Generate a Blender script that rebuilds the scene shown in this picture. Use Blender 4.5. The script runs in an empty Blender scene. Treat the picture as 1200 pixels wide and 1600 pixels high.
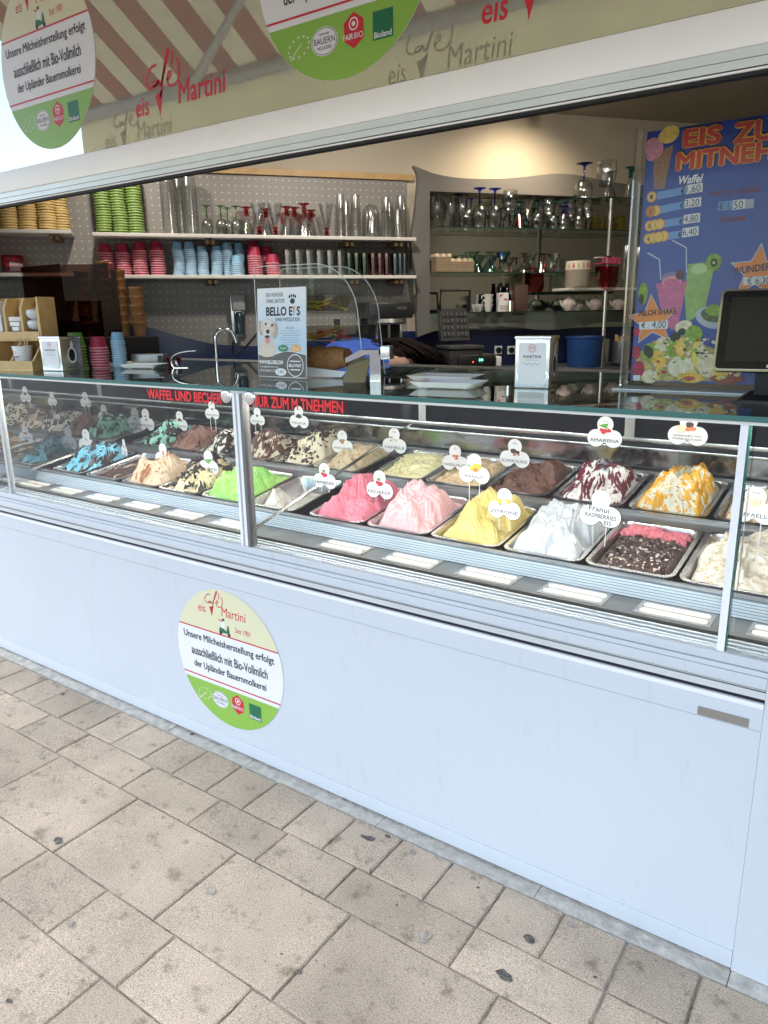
import bpy, bmesh, math, random
import numpy as np
from mathutils import Vector, Matrix
random.seed(7)
SC = bpy.context.scene
COL = SC.collection
PI = math.pi
R = math.radians

# ------------------------------------------------------------------ camera
YAW, PITCH, ROLL, FPX = 0.6124, -0.25735, -0.01502, 1160.0
CAM = Vector((0.0, 0.0, 1.5))
fwd = Vector((-math.sin(YAW) * math.cos(PITCH), math.cos(YAW) * math.cos(PITCH), math.sin(PITCH)))
rgt0 = Vector((math.cos(YAW), math.sin(YAW), 0))
up0 = rgt0.cross(fwd)
rgt = rgt0 * math.cos(ROLL) + up0 * math.sin(ROLL)
upv = -rgt0 * math.sin(ROLL) + up0 * math.cos(ROLL)
cd = bpy.data.cameras.new('camera')
cd.sensor_fit = 'HORIZONTAL'; cd.sensor_width = 36.0; cd.lens = 36.0 * FPX / 1200.0
cd.clip_start = 0.05; cd.clip_end = 2000
cam = bpy.data.objects.new('camera', cd)
cam.matrix_world = Matrix((
    (rgt.x, upv.x, -fwd.x, CAM.x), (rgt.y, upv.y, -fwd.y, CAM.y), (rgt.z, upv.z, -fwd.z, CAM.z), (0, 0, 0, 1)))
COL.objects.link(cam); SC.camera = cam

# ------------------------------------------------------------------ sky, sun, exposure
SUN_EL, SUN_AZ = R(58), R(215)          # azimuth clockwise from +Y
w = bpy.data.worlds.new('World'); SC.world = w; w.use_nodes = True
nt = w.node_tree
sky = nt.nodes.new('ShaderNodeTexSky'); sky.sky_type = 'NISHITA'; sky.sun_disc = False
sky.sun_elevation = SUN_EL; sky.sun_rotation = SUN_AZ; sky.air_density = 1.0; sky.dust_density = 0.7; sky.ozone_density = 1.0
bg = nt.nodes['Background']; bg.inputs['Strength'].default_value = 0.15
nt.links.new(sky.outputs[0], bg.inputs['Color'])
sl = bpy.data.lights.new('sun', 'SUN'); sl.energy = 1.1; sl.angle = R(60); sl.color = (1.0, 0.95, 0.88)
sun = bpy.data.objects.new('sun', sl); COL.objects.link(sun)
sd = Vector((math.sin(SUN_AZ) * math.cos(SUN_EL), math.cos(SUN_AZ) * math.cos(SUN_EL), math.sin(SUN_EL)))
sun.rotation_euler = sd.to_track_quat('Z', 'Y').to_euler(); sun.location = (0, -4, 8)
vs = SC.view_settings
vs.view_transform = 'Standard'; vs.look = 'None'; vs.exposure = 1.42; vs.gamma = 1.0; vs.use_curve_mapping = False
SC.render.engine = 'CYCLES'
cy = SC.cycles
cy.max_bounces = 8; cy.diffuse_bounces = 3; cy.glossy_bounces = 4; cy.transmission_bounces = 4; cy.use_adaptive_sampling = True; cy.adaptive_threshold = 0.02; cy.transparent_max_bounces = 48
cy.caustics_reflective = False; cy.caustics_refractive = False; cy.sample_clamp_indirect = 4.0
cy.use_denoising = True

# ------------------------------------------------------------------ pixel rays (1200 x 1600 photograph) on real planes
def ray(px, py):
    return rgt * ((px - 600) / FPX) + upv * (-(py - 800) / FPX) + fwd
def az(px, py, z):
    d = ray(px, py); return CAM + d * ((z - CAM.z) / d.z)
def ay(px, py, y):
    d = ray(px, py); return CAM + d * ((y - CAM.y) / d.y)
F = 1.613                     # the plane of the kiosk front
KW = 1.1
WH = R(38)
WU = Vector((math.sin(WH), math.cos(WH), 0)); WN = Vector((WU.y, -WU.x, 0))
WA = Vector((-3.24, 2.36, 0)) * KW
WROT = PI / 2 - WH            # local X runs along the back wall, local -Y into the room
def wp(s, h, d=0.0):
    """point on the back wall: s along it, h height, d distance in front of it (survey units)"""
    v = WA + WU * (s * KW) + WN * (d * KW); v.z = 1.5 + (h - 1.5) * KW
    return v
def aw(px, py, d=0.0):
    p0 = WA + WN * d; r = ray(px, py); t = (p0 - CAM).dot(WN) / r.dot(WN); return CAM + r * t

# ------------------------------------------------------------------ materials
MATS = {}
def _new(name):
    m = bpy.data.materials.new(name); m.use_nodes = True; MATS[name] = m
    return m, m.node_tree, m.node_tree.nodes['Principled BSDF']
def rgb(c): return (c[0], c[1], c[2], 1)
def mat(name, col, rough=0.5, metal=0.0, var=0.0, scale=40, bump=0.0, bscale=None, coat=0.0, spec=None, sss=0.0, trans=0.0):
    if name in MATS: return MATS[name]
    m, t, b = _new(name)
    b.inputs['Base Color'].default_value = rgb(col); b.inputs['Roughness'].default_value = rough; b.inputs['Metallic'].default_value = metal
    if coat: b.inputs['Coat Weight'].default_value = coat; b.inputs['Coat Roughness'].default_value = 0.08
    if spec is not None: b.inputs['Specular IOR Level'].default_value = spec
    if sss:
        b.inputs['Subsurface Weight'].default_value = sss; b.inputs['Subsurface Radius'].default_value = (0.01, 0.006, 0.004)
    if var or bump:
        tc = t.nodes.new('ShaderNodeTexCoord')
    if var:
        n = t.nodes.new('ShaderNodeTexNoise'); n.inputs['Scale'].default_value = scale; n.inputs['Detail'].default_value = 5
        r = t.nodes.new('ShaderNodeValToRGB')
        r.color_ramp.elements[0].color = rgb([max(0, c * (1 - var)) for c in col]); r.color_ramp.elements[1].color = rgb([min(1, c * (1 + var)) for c in col])
        r.color_ramp.elements[0].position = 0.3; r.color_ramp.elements[1].position = 0.7
        t.links.new(tc.outputs['Object'], n.inputs['Vector']); t.links.new(n.outputs['Fac'], r.inputs['Fac']); t.links.new(r.outputs['Color'], b.inputs['Base Color'])
    if bump:
        n2 = t.nodes.new('ShaderNodeTexNoise'); n2.inputs['Scale'].default_value = bscale or scale; n2.inputs['Detail'].default_value = 6
        bp = t.nodes.new('ShaderNodeBump'); bp.inputs['Strength'].default_value = bump; bp.inputs['Distance'].default_value = 0.01
        t.links.new(tc.outputs['Object'], n2.inputs['Vector']); t.links.new(n2.outputs['Fac'], bp.inputs['Height']); t.links.new(bp.outputs['Normal'], b.inputs['Normal'])
    return m
def glass(name, tint=(1, 1, 1), edge=None, ior=1.45, gloss=(1, 1, 1), rough=0.0, boost=0.0):
    """thin clear sheet: see-through with Fresnel reflection, tinted towards its rim"""
    if name in MATS: return MATS[name]
    m = bpy.data.materials.new(name); m.use_nodes = True; MATS[name] = m
    t = m.node_tree; t.nodes.clear()
    out = t.nodes.new('ShaderNodeOutputMaterial'); tr = t.nodes.new('ShaderNodeBsdfTransparent'); gl = t.nodes.new('ShaderNodeBsdfGlossy')
    gl.inputs['Roughness'].default_value = rough; gl.inputs['Color'].default_value = rgb(gloss)
    fr = t.nodes.new('ShaderNodeFresnel'); ge = t.nodes.new('ShaderNodeNewGeometry'); mr = t.nodes.new('ShaderNodeMapRange')
    mr.inputs[3].default_value = ior; mr.inputs[4].default_value = 1 / ior      # same reflectance entering and leaving the sheet
    t.links.new(ge.outputs['Backfacing'], mr.inputs[0]); t.links.new(mr.outputs[0], fr.inputs['IOR']); mx = t.nodes.new('ShaderNodeMixShader')
    if edge is not None:
        lw = t.nodes.new('ShaderNodeLayerWeight'); lw.inputs['Blend'].default_value = 0.35
        mc = t.nodes.new('ShaderNodeMix'); mc.data_type = 'RGBA'
        mc.inputs[6].default_value = rgb(tint); mc.inputs[7].default_value = rgb(edge)
        t.links.new(lw.outputs['Facing'], mc.inputs[0]); t.links.new(mc.outputs[2], tr.inputs['Color'])
    else: tr.inputs['Color'].default_value = rgb(tint)
    f = fr.outputs[0]
    if boost:
        ma = t.nodes.new('ShaderNodeMath'); ma.operation = 'ADD'; ma.use_clamp = True; ma.inputs[1].default_value = boost
        t.links.new(f, ma.inputs[0]); f = ma.outputs[0]
    t.links.new(f, mx.inputs[0]); t.links.new(tr.outputs[0], mx.inputs[1]); t.links.new(gl.outputs[0], mx.inputs[2]); t.links.new(mx.outputs[0], out.inputs[0])
    return m
def emit(name, col, strength):
    if name in MATS: return MATS[name]
    m = bpy.data.materials.new(name); m.use_nodes = True; MATS[name] = m
    t = m.node_tree; t.nodes.clear()
    out = t.nodes.new('ShaderNodeOutputMaterial'); e = t.nodes.new('ShaderNodeEmission'); e.inputs[0].default_value = rgb(col); e.inputs[1].default_value = strength
    t.links.new(e.outputs[0], out.inputs[0]); return m

# ------------------------------------------------------------------ meshes
class MB:
    def __init__(s): s.v = []; s.f = []; s.m = []; s.k = 0
    def slot(s, k): s.k = k; return s
    def add(s, vs_, fs_):
        o = len(s.v); s.v += [tuple(p) for p in vs_]
        for f in fs_: s.f.append([i + o for i in f]); s.m.append(s.k)
        return s
    def box(s, x0, x1, y0, y1, z0, z1):
        return s.add([(x0, y0, z0), (x1, y0, z0), (x1, y1, z0), (x0, y1, z0), (x0, y0, z1), (x1, y0, z1), (x1, y1, z1), (x0, y1, z1)],
                     [(0, 3, 2, 1), (4, 5, 6, 7), (0, 1, 5, 4), (1, 2, 6, 5), (2, 3, 7, 6), (3, 0, 4, 7)])
    def quad(s, *p): return s.add(p, [list(range(len(p)))])
    def prism(s, poly, a0, a1, axis='z'):
        """poly of 2-D points (counter-clockwise) pushed along an axis; 'z': (x,y), 'y': (x,z), 'x': (y,z)"""
        n = len(poly)
        def P(p, a): return (p[0], p[1], a) if axis == 'z' else ((p[0], a, p[1]) if axis == 'y' else (a, p[0], p[1]))
        vs_ = [P(p, a0) for p in poly] + [P(p, a1) for p in poly]
        fs_ = [list(range(n))[::-1], list(range(n, 2 * n))] + [(i, (i + 1) % n, n + (i + 1) % n, n + i) for i in range(n)]
        if axis == 'y': fs_ = [list(f)[::-1] for f in fs_]
        return s.add(vs_, fs_)
    def lathe(s, prof, n=16, c=(0, 0, 0), cap0=False, cap1=False):
        vs_ = []; fs_ = []
        for r, z in prof:
            for i in range(n):
                a = 2 * PI * i / n; vs_.append((c[0] + r * math.cos(a), c[1] + r * math.sin(a), c[2] + z))
        for j in range(len(prof) - 1):
            for i in range(n):
                k = (i + 1) % n; fs_.append((j * n + i, j * n + k, (j + 1) * n + k, (j + 1) * n + i))
        if cap0: fs_.append(list(range(n))[::-1])
        if cap1: fs_.append([(len(prof) - 1) * n + i for i in range(n)])
        return s.add(vs_, fs_)
    def tube(s, path, r, n=8, closed=False):
        path = [Vector(p) for p in path]; N = len(path); vs_ = []; fs_ = []
        rr = r if isinstance(r, (list, tuple)) else [r] * N
        for i, p in enumerate(path):
            a = path[(i - 1) % N] if (i or closed) else p; b = path[(i + 1) % N] if (i < N - 1 or closed) else p
            t = (b - a).normalized(); q = Vector((0, 0, 1)) if abs(t.z) < 0.9 else Vector((1, 0, 0))
            e1 = t.cross(q).normalized(); e2 = t.cross(e1)
            for k in range(n):
                an = 2 * PI * k / n; vs_.append(p + e1 * (rr[i] * math.cos(an)) + e2 * (rr[i] * math.sin(an)))
        for i in range(N if closed else N - 1):
            j = (i + 1) % N
            for k in range(n):
                l = (k + 1) % n; fs_.append((i * n + k, j * n + k, j * n + l, i * n + l))
        if not closed: fs_ += [list(range(n)), [(N - 1) * n + k for k in range(n)][::-1]]
        return s.add(vs_, fs_)
    def ball(s, c, r, n=10, m=7):
        rx, ry, rz = r if isinstance(r, (tuple, list)) else (r, r, r)
        vs_ = []; fs_ = []
        for j in range(m + 1):
            t = PI * j / m
            for i in range(n):
                a = 2 * PI * i / n; vs_.append((c[0] + rx * math.sin(t) * math.cos(a), c[1] + ry * math.sin(t) * math.sin(a), c[2] - rz * math.cos(t)))
        for j in range(m):
            for i in range(n):
                k = (i + 1) % n; fs_.append((j * n + i, j * n + k, (j + 1) * n + k, (j + 1) * n + i))
        return s.add(vs_, fs_)
    def mesh(s, name, mats, smooth=False):
        me = bpy.data.meshes.new(name); me.from_pydata(s.v, [], s.f)
        for m in (mats if isinstance(mats, (list, tuple)) else [mats]): me.materials.append(m)
        if max(s.m, default=0): me.polygons.foreach_set('material_index', s.m)
        if smooth:
            me.polygons.foreach_set('use_smooth', [True] * len(me.polygons))
            try: me.set_sharp_from_angle(angle=R(40))
            except Exception: pass
        me.update(); return me
    def build(s, name, mats, parent=None, smooth=False, loc=(0, 0, 0), rot=(0, 0, 0), bevel=0.0):
        me = s.mesh(name, mats, smooth)
        if bevel: bevel_mesh(me, bevel)
        return link(name, me, parent, loc, rot)
def bevel_mesh(me, w_, seg=2):
    b = bmesh.new(); b.from_mesh(me); bmesh.ops.remove_doubles(b, verts=b.verts, dist=1e-6)
    es = [e for e in b.edges if len(e.link_faces) == 2 and e.calc_face_angle(0) > R(30)]
    bmesh.ops.bevel(b, geom=es, offset=w_, segments=seg, profile=0.6, affect='EDGES', clamp_overlap=True)
    b.to_mesh(me); b.free()
    me.polygons.foreach_set('use_smooth', [True] * len(me.polygons))
    try: me.set_sharp_from_angle(angle=R(35))
    except Exception: pass
def link(name, data, parent=None, loc=(0, 0, 0), rot=(0, 0, 0)):
    o = bpy.data.objects.new(name, data); COL.objects.link(o); o.location = loc; o.rotation_euler = rot
    if parent is not None: o.parent = parent
    return o
def tag(o, label=None, cat=None, group=None, kind=None):
    if label: o['label'] = label
    if cat: o['category'] = cat
    if group: o['group'] = group
    if kind: o['kind'] = kind
    return o
def thing(name, label, cat, loc=(0, 0, 0), rot=(0, 0, 0), group=None):
    return tag(link(name, None, None, loc, rot), label, cat, group)
def copy_tree(o, parent=None):
    c = o.copy(); COL.objects.link(c); c.parent = parent
    for ch in list(o.children): copy_tree(ch, c)
    return c
def box(name, m, parent, x0, x1, y0, y1, z0, z1, bevel=0.0):
    return MB().box(x0, x1, y0, y1, z0, z1).build(name, m, parent, bevel=bevel)

# flat print: things drawn in a local XY plane whose +Z faces the viewer
UPRIGHT = (PI / 2, 0, 0)
_fc = {}
def text(parent, s, size, x, y, z, m, sx=1.0, bold=0.0, shear=0.0, align='CENTER', rot=0.0, name='lettering', depth=0.0):
    key = (s, round(bold, 4), shear, align)
    if key not in _fc:
        cu = bpy.data.curves.new('t', 'FONT'); cu.body = s; cu.size = 1.0; cu.align_x = align; cu.align_y = 'CENTER'; cu.shear = shear; cu.resolution_u = 3
        ob = bpy.data.objects.new('t', cu); COL.objects.link(ob)
        dg = bpy.context.evaluated_depsgraph_get(); me = bpy.data.meshes.new_from_object(ob.evaluated_get(dg))
        bpy.data.objects.remove(ob); bpy.data.curves.remove(cu)
        if bold:                       # heavier weight: the letters laid over themselves, a hair apart
            V = [v.co.copy() for v in me.vertices]; P = [list(p.vertices) for p in me.polygons]; b = MB()
            dirs = [(0, 0)] + [(math.cos(a), math.sin(a)) for a in [k * PI / 4 for k in range(8)]]
            for q, (dx, dy) in enumerate(dirs): b.add([(v.x + dx * bold, v.y + dy * bold, q * 0.00002) for v in V], P)
            me = b.mesh('t', [])
        _fc[key] = me
    me = _fc[key].copy(); me.materials.clear(); me.materials.append(m); me.name = name
    o = link(name, me, parent, (x, y, z), (0, 0, rot)); o.scale = (size * sx, size, 1); return o
def flat(parent, name, poly, z, m):
    return MB().add([(p[0], p[1], z) for p in poly], [list(range(len(poly)))]).build(name, m, parent)
def ell(cx, cy_, rx, ry=None, n=24, a0=0.0, a1=2 * PI, rot=0.0):
    ry = rx if ry is None else ry; full = abs(a1 - a0 - 2 * PI) < 1e-6; pts = []
    for i in range(n if full else n + 1):
        a = a0 + (a1 - a0) * i / n; X = rx * math.cos(a); Y = ry * math.sin(a)
        pts.append((cx + X * math.cos(rot) - Y * math.sin(rot), cy_ + X * math.sin(rot) + Y * math.cos(rot)))
    return pts
def rrect(cx, cy_, w_, h_, r, n=4):
    pts = []
    for k, (sx, sy) in enumerate(((1, 1), (-1, 1), (-1, -1), (1, -1))):
        for i in range(n + 1):
            a = k * PI / 2 + i * PI / 2 / n; pts.append((cx + sx * (w_ / 2 - r) + r * math.cos(a), cy_ + sy * (h_ / 2 - r) + r * math.sin(a)))
    return pts
def stroke(parent, name, pts, wd, z, m):
    """a flat brush line; wd a width or a list of widths"""
    n = len(pts); b = MB(); vs_ = []; ww = wd if isinstance(wd, list) else [wd] * n
    for i, p in enumerate(pts):
        a = pts[max(0, i - 1)]; c = pts[min(n - 1, i + 1)]; dx, dy = c[0] - a[0], c[1] - a[1]; l = math.hypot(dx, dy) or 1
        nx, ny = -dy / l * ww[i] / 2, dx / l * ww[i] / 2; vs_ += [(p[0] + nx, p[1] + ny, z), (p[0] - nx, p[1] - ny, z)]
    b.add(vs_, [(2 * i, 2 * i + 1, 2 * i + 3, 2 * i + 2) for i in range(n - 1)]); return b.build(name, m, parent)
def smooth_path(ctrl, per=6):
    out = []; n = len(ctrl)
    for i in range(n - 1):
        p0, p1, p2, p3 = ctrl[max(0, i - 1)], ctrl[i], ctrl[i + 1], ctrl[min(n - 1, i + 2)]
        for k in range(per):
            t = k / per
            out.append(tuple(0.5 * ((2 * p1[j]) + (-p0[j] + p2[j]) * t + (2 * p0[j] - 5 * p1[j] + 4 * p2[j] - p3[j]) * t * t + (-p0[j] + 3 * p1[j] - 3 * p2[j] + p3[j]) * t ** 3) for j in range(len(p1))))
    out.append(tuple(ctrl[-1])); return out
ORD = ['first', 'second', 'third', 'fourth', 'fifth', 'sixth', 'seventh', 'eighth', 'ninth', 'tenth', 'eleventh', 'twelfth',
       'thirteenth', 'fourteenth', 'fifteenth', 'sixteenth', 'seventeenth', 'eighteenth', 'nineteenth', 'twentieth', 'twenty-first', 'twenty-second', 'twenty-third', 'twenty-fourth', 'twenty-fifth', 'twenty-sixth']
# ================================================================== the ground
def paving_mat(name, base, dark):
    m, t, b = _new(name); N = t.nodes; Lk = t.links
    tc = N.new('ShaderNodeTexCoord'); oi = N.new('ShaderNodeObjectInfo')
    def nz(sc, det=4, rough=0.6):
        n = N.new('ShaderNodeTexNoise'); n.inputs['Scale'].default_value = sc; n.inputs['Detail'].default_value = det; n.inputs['Roughness'].default_value = rough
        Lk.new(geo.outputs['Position'], n.inputs['Vector']); return n
    geo = N.new('ShaderNodeNewGeometry')
    def ramp(src, p0, c0, p1, c1):
        r = N.new('ShaderNodeValToRGB'); r.color_ramp.elements[0].position = p0; r.color_ramp.elements[0].color = rgb(c0); r.color_ramp.elements[1].position = p1; r.color_ramp.elements[1].color = rgb(c1); Lk.new(src, r.inputs['Fac']); return r
    def mix(a, bb, fac, mode='MULTIPLY'):
        x = N.new('ShaderNodeMix'); x.data_type = 'RGBA'; x.blend_type = mode; x.inputs[0].default_value = fac; Lk.new(a, x.inputs[6]); Lk.new(bb, x.inputs[7]); return x.outputs[2]
    big = ramp(nz(5.5, 6, 0.65).outputs['Fac'], 0.30, dark, 0.66, base)
    grain = ramp(nz(330, 3, 0.8).outputs['Fac'], 0.36, (0.50, 0.46, 0.42), 0.60, (1.22, 1.20, 1.16))
    col = mix(big.outputs['Color'], grain.outputs['Color'], 1.0)
    speck = N.new('ShaderNodeTexVoronoi'); speck.inputs['Scale'].default_value = 210; Lk.new(geo.outputs['Position'], speck.inputs['Vector'])
    sp = ramp(speck.outputs['Distance'], 0.10, (1.45, 1.42, 1.36), 0.24, (1, 1, 1)); col = mix(col, sp.outputs['Color'], 0.8)
    st = ramp(nz(17, 5, 0.6).outputs['Fac'], 0.30, (0.46, 0.43, 0.40), 0.43, (1, 1, 1)); col = mix(col, st.outputs['Color'], 0.8)
    pit = ramp(nz(85, 2, 0.5).outputs['Fac'], 0.26, (0.42, 0.39, 0.36), 0.34, (1, 1, 1)); col = mix(col, pit.outputs['Color'], 0.8)
    stripe = ramp(nz(2.1, 3).outputs['Fac'], 0.35, (0.80, 0.79, 0.77), 0.6, (1.06, 1.04, 1.01)); col = mix(col, stripe.outputs['Color'], 1.0)
    hs = N.new('ShaderNodeHueSaturation'); mr = N.new('ShaderNodeMapRange'); mr.inputs[3].default_value = 0.89; mr.inputs[4].default_value = 1.10
    Lk.new(oi.outputs['Random'], mr.inputs[0]); Lk.new(mr.outputs[0], hs.inputs['Value']); Lk.new(col, hs.inputs['Color'])
    Lk.new(hs.outputs['Color'], b.inputs['Base Color']); b.inputs['Roughness'].default_value = 0.9
    bp = N.new('ShaderNodeBump'); bp.inputs['Strength'].default_value = 0.9; bp.inputs['Distance'].default_value = 0.005
    Lk.new(nz(330, 3, 0.8).outputs['Fac'], bp.inputs['Height']); Lk.new(bp.outputs['Normal'], b.inputs['Normal'])
    return m
M_PAVE = paving_mat('concrete_paver', (0.67, 0.57, 0.455), (0.55, 0.465, 0.375))
M_JOINT = mat('joint_sand', (0.36, 0.33, 0.275), 0.95, var=0.6, scale=26, bump=0.8, bscale=220)
M_GROUND = mat('far_paving', (0.40, 0.35, 0.30), 0.9, var=0.2, scale=3)
g = MB().box(-120, 120, -120, 120, -0.30, -0.062).build('ground', M_GROUND); tag(g, 'wide pale stone square stretching away', 'ground', kind='structure')
pav = MB().box(-5.4, 1.8, -0.75, F - 0.046, -0.06, -0.0075).build('pavement', M_JOINT)
tag(pav, 'tan concrete block pavement in front of the kiosk', 'pavement', kind='structure')
def paver(x0, x1, y0, y1):
    j = 0.0017; x0 += j + random.uniform(0, .0012); x1 -= j + random.uniform(0, .0012); y0 += j * 1.25; y1 -= j * 1.25
    top = random.uniform(-0.0016, 0.0012); tx = random.uniform(-.0012, .0012); c = 0.0042; lo = -0.045
    b = MB(); P = [(x0, y0), (x1, y0), (x1, y1), (x0, y1)]; vs_ = []
    def loop(ins, z, seg=5):
        o = []
        for i in range(4):
            a, e = P[i], P[(i + 1) % 4]
            for k in range(seg):
                t = k / seg; X = a[0] + (e[0] - a[0]) * t; Y = a[1] + (e[1] - a[1]) * t
                X += ins * (1 if X < (x0 + x1) / 2 else -1) * (1 if abs(X - x0) < 1e-6 or abs(X - x1) < 1e-6 else 0) ; Y += ins * (1 if Y < (y0 + y1) / 2 else -1) * (1 if abs(Y - y0) < 1e-6 or abs(Y - y1) < 1e-6 else 0)
                o.append((X, Y, z))
        return o
    n = 20; A = loop(0, lo); B = loop(0, top - c * 0.9); C_ = loop(c, top)
    B = [(x + random.uniform(-.0011, .0011), y + random.uniform(-.0011, .0011), z - random.uniform(0, .0015)) for x, y, z in B]
    C_ = [(x + random.uniform(-.0013, .0013), y + random.uniform(-.0013, .0013), z + tx * ((x - x0) / (x1 - x0) - .5) * 2) for x, y, z in C_]
    b.add(A + B + C_, [(i, (i + 1) % n, n + (i + 1) % n, n + i) for i in range(n)] + [(n + i, n + (i + 1) % n, 2 * n + (i + 1) % n, 2 * n + i) for i in range(n)] + [list(range(2 * n, 3 * n))])
    b.build('paver', M_PAVE, pav)
rows = [(1.397, 1.567, None), (1.253, 1.397, None), (0.951, 1.253, None), (0.771, 0.951, None), (0.470, 0.771, None), (0.30, 0.470, None), (0.0, 0.30, None), (-0.18, 0.0, None), (-0.48, -0.18, None), (-0.66, -0.48, None)]
known = {0: [-2.728, -2.556, -2.383, -2.219, -2.048, -1.885, -1.718, -1.55, -1.38, -1.221, -1.048, -0.877, -0.714, -0.545, -0.382, -0.21],
         1: [-3.25, -2.93, -2.601, -2.346, -1.966, -1.637, -1.351, -1.095, -0.713, -0.381],
         2: [-3.2, -2.75, -2.30, -1.871, -1.419, -1.002, -0.58],
         3: [-2.45, -2.17, -1.89, -1.609, -1.326, -1.06, -0.78],
         4: [-2.25, -1.81, -1.376, -0.95, -0.52]}
step = {0: [0.168], 1: [0.33, 0.28, 0.36], 2: [0.43], 3: [0.28], 4: [0.43]}
for ri, (y0, y1, _) in enumerate(rows):
    st = step.get(ri, [[0.168], [0.43], [0.28], [0.43], [0.3]][ri % 5]); k = list(known.get(ri, [-2.0 + 0.1 * ri])); q = 0
    while k[0] > -5.2: k.insert(0, k[0] - st[q % len(st)]); q += 1
    while k[-1] < 1.7: k.append(k[-1] + st[q % len(st)]); q += 1
    for a, c in zip(k, k[1:]): paver(a, c, y0, y1)
# trodden gum and oil spots on the pavers
M_GUM = mat('old_gum', (0.11, 0.10, 0.088), 0.9, var=0.6, scale=120)
M_GUM2 = mat('pale_gum', (0.34, 0.30, 0.25), 0.9, var=0.3, scale=120)
for px, py, r, d in [(91, 1314, .018, 1), (578, 1311, .016, 1), (827, 1468, .017, 1), (788, 1525, .02, 1), (568, 1308, .009, 1), (893, 1445, .012, 0), (747, 1388, .005, 1), (606, 1308, .010, 1), (468, 1520, .008, 1), (645, 1332, .012, 0), (109, 1443, .012, 0), (66, 1184, .011, 0), (300, 1148, .010, 1), (15, 1118, .011, 0), (130, 1253, .012, 0), (330, 1392, .016, 0), (620, 1415, .004, 1), (661, 1470, .01, 0), (930, 1528, .005, 1), (255, 1278, .008, 0), (98, 1085, .012, 1), (77, 1178, .008, 0), (36, 1050, .009, 0), (183, 1120, .012, 0), (205, 1205, .010, 0), (240, 1200, .014, 0), (440, 1492, .004, 1), (14, 1565, .008, 1), (665, 1462, .018, 0), (540, 1250, .012, 0)]:
    c = az(px, py, 0.0); pts = []
    for i in range(22):
        a = 2 * PI * i / 22; rr = r * (0.85 + .12 * math.sin(2 * a + px) + .07 * math.sin(5 * a + py)) * random.uniform(0.9, 1.08); pts.append((c.x + rr * math.cos(a) * 1.15, c.y + rr * math.sin(a) * 0.8, 0.0028))
    MB().add(pts, [list(range(22))]).build('gum_spot', M_GUM if d else M_GUM2, pav)
M_KERB = mat('mortar', (0.50, 0.475, 0.41), 0.9, var=0.25, scale=30, bump=0.5, bscale=90)
ks = MB()
x = -5.4
while x < 1.8:
    e = min(1.8, x + random.uniform(0.35, 0.6)); ks.box(x, e - 0.002, F - 0.046, F + 0.03, -0.05, random.uniform(0.001, 0.004)); x = e
ks = ks.build('mortar_strip', M_KERB); tag(ks, 'cracked pale mortar strip along the foot of the white counter', 'mortar strip', kind='structure')

# ================================================================== white kiosk front
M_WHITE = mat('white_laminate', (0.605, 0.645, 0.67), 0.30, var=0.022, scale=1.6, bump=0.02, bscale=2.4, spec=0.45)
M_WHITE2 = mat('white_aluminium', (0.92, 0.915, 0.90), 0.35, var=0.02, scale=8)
M_ALU = mat('pale_aluminium', (0.66, 0.70, 0.71), 0.38, metal=0.35, var=0.04, scale=6)
M_BLACK = mat('black_rubber', (0.006, 0.006, 0.007), 0.6)
M_DGREY = mat('dark_grey', (0.05, 0.052, 0.055), 0.5)
M_STEEL = mat('stainless_steel', (0.62, 0.62, 0.60), 0.24, metal=1.0, var=0.08, scale=9, bump=0.03, bscale=60)
M_STEELD = mat('dull_steel', (0.30, 0.30, 0.285), 0.38, metal=0.85, var=0.15, scale=7)
M_CHROME = mat('chrome', (0.8, 0.8, 0.8), 0.08, metal=1.0)
# faint scuffs, drips and splash marks on the white laminate
t = M_WHITE.node_tree; b = t.nodes['Principled BSDF']; src = b.inputs['Base Color'].links[0].from_socket
geo = t.nodes.new('ShaderNodeNewGeometry'); mp = t.nodes.new('ShaderNodeMapping'); mp.inputs['Scale'].default_value = (9, 9, 2.2); t.links.new(geo.outputs['Position'], mp.inputs['Vector'])
n1 = t.nodes.new('ShaderNodeTexNoise'); n1.inputs['Scale'].default_value = 3.0; n1.inputs['Detail'].default_value = 7; n1.inputs['Roughness'].default_value = .7; t.links.new(mp.outputs[0], n1.inputs['Vector'])
r1 = t.nodes.new('ShaderNodeValToRGB'); r1.color_ramp.elements[0].position = .27; r1.color_ramp.elements[0].color = (.80, .79, .76, 1); r1.color_ramp.elements[1].position = .42; r1.color_ramp.elements[1].color = (1, 1, 1, 1); t.links.new(n1.outputs['Fac'], r1.inputs['Fac'])
sp1 = t.nodes.new('ShaderNodeTexVoronoi'); sp1.inputs['Scale'].default_value = 34; t.links.new(geo.outputs['Position'], sp1.inputs['Vector'])
r2 = t.nodes.new('ShaderNodeValToRGB'); r2.color_ramp.elements[0].position = .028; r2.color_ramp.elements[0].color = (.55, .53, .49, 1); r2.color_ramp.elements[1].position = .045; r2.color_ramp.elements[1].color = (1, 1, 1, 1); t.links.new(sp1.outputs['Distance'], r2.inputs['Fac'])
x1 = t.nodes.new('ShaderNodeMix'); x1.data_type = 'RGBA'; x1.blend_type = 'MULTIPLY'; x1.inputs[0].default_value = .45; t.links.new(src, x1.inputs[6]); t.links.new(r1.outputs[0], x1.inputs[7])
x2 = t.nodes.new('ShaderNodeMix'); x2.data_type = 'RGBA'; x2.blend_type = 'MULTIPLY'; x2.inputs[0].default_value = .28; t.links.new(x1.outputs[2], x2.inputs[6]); t.links.new(r2.outputs[0], x2.inputs[7]); t.links.new(x2.outputs[2], b.inputs['Base Color'])
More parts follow.
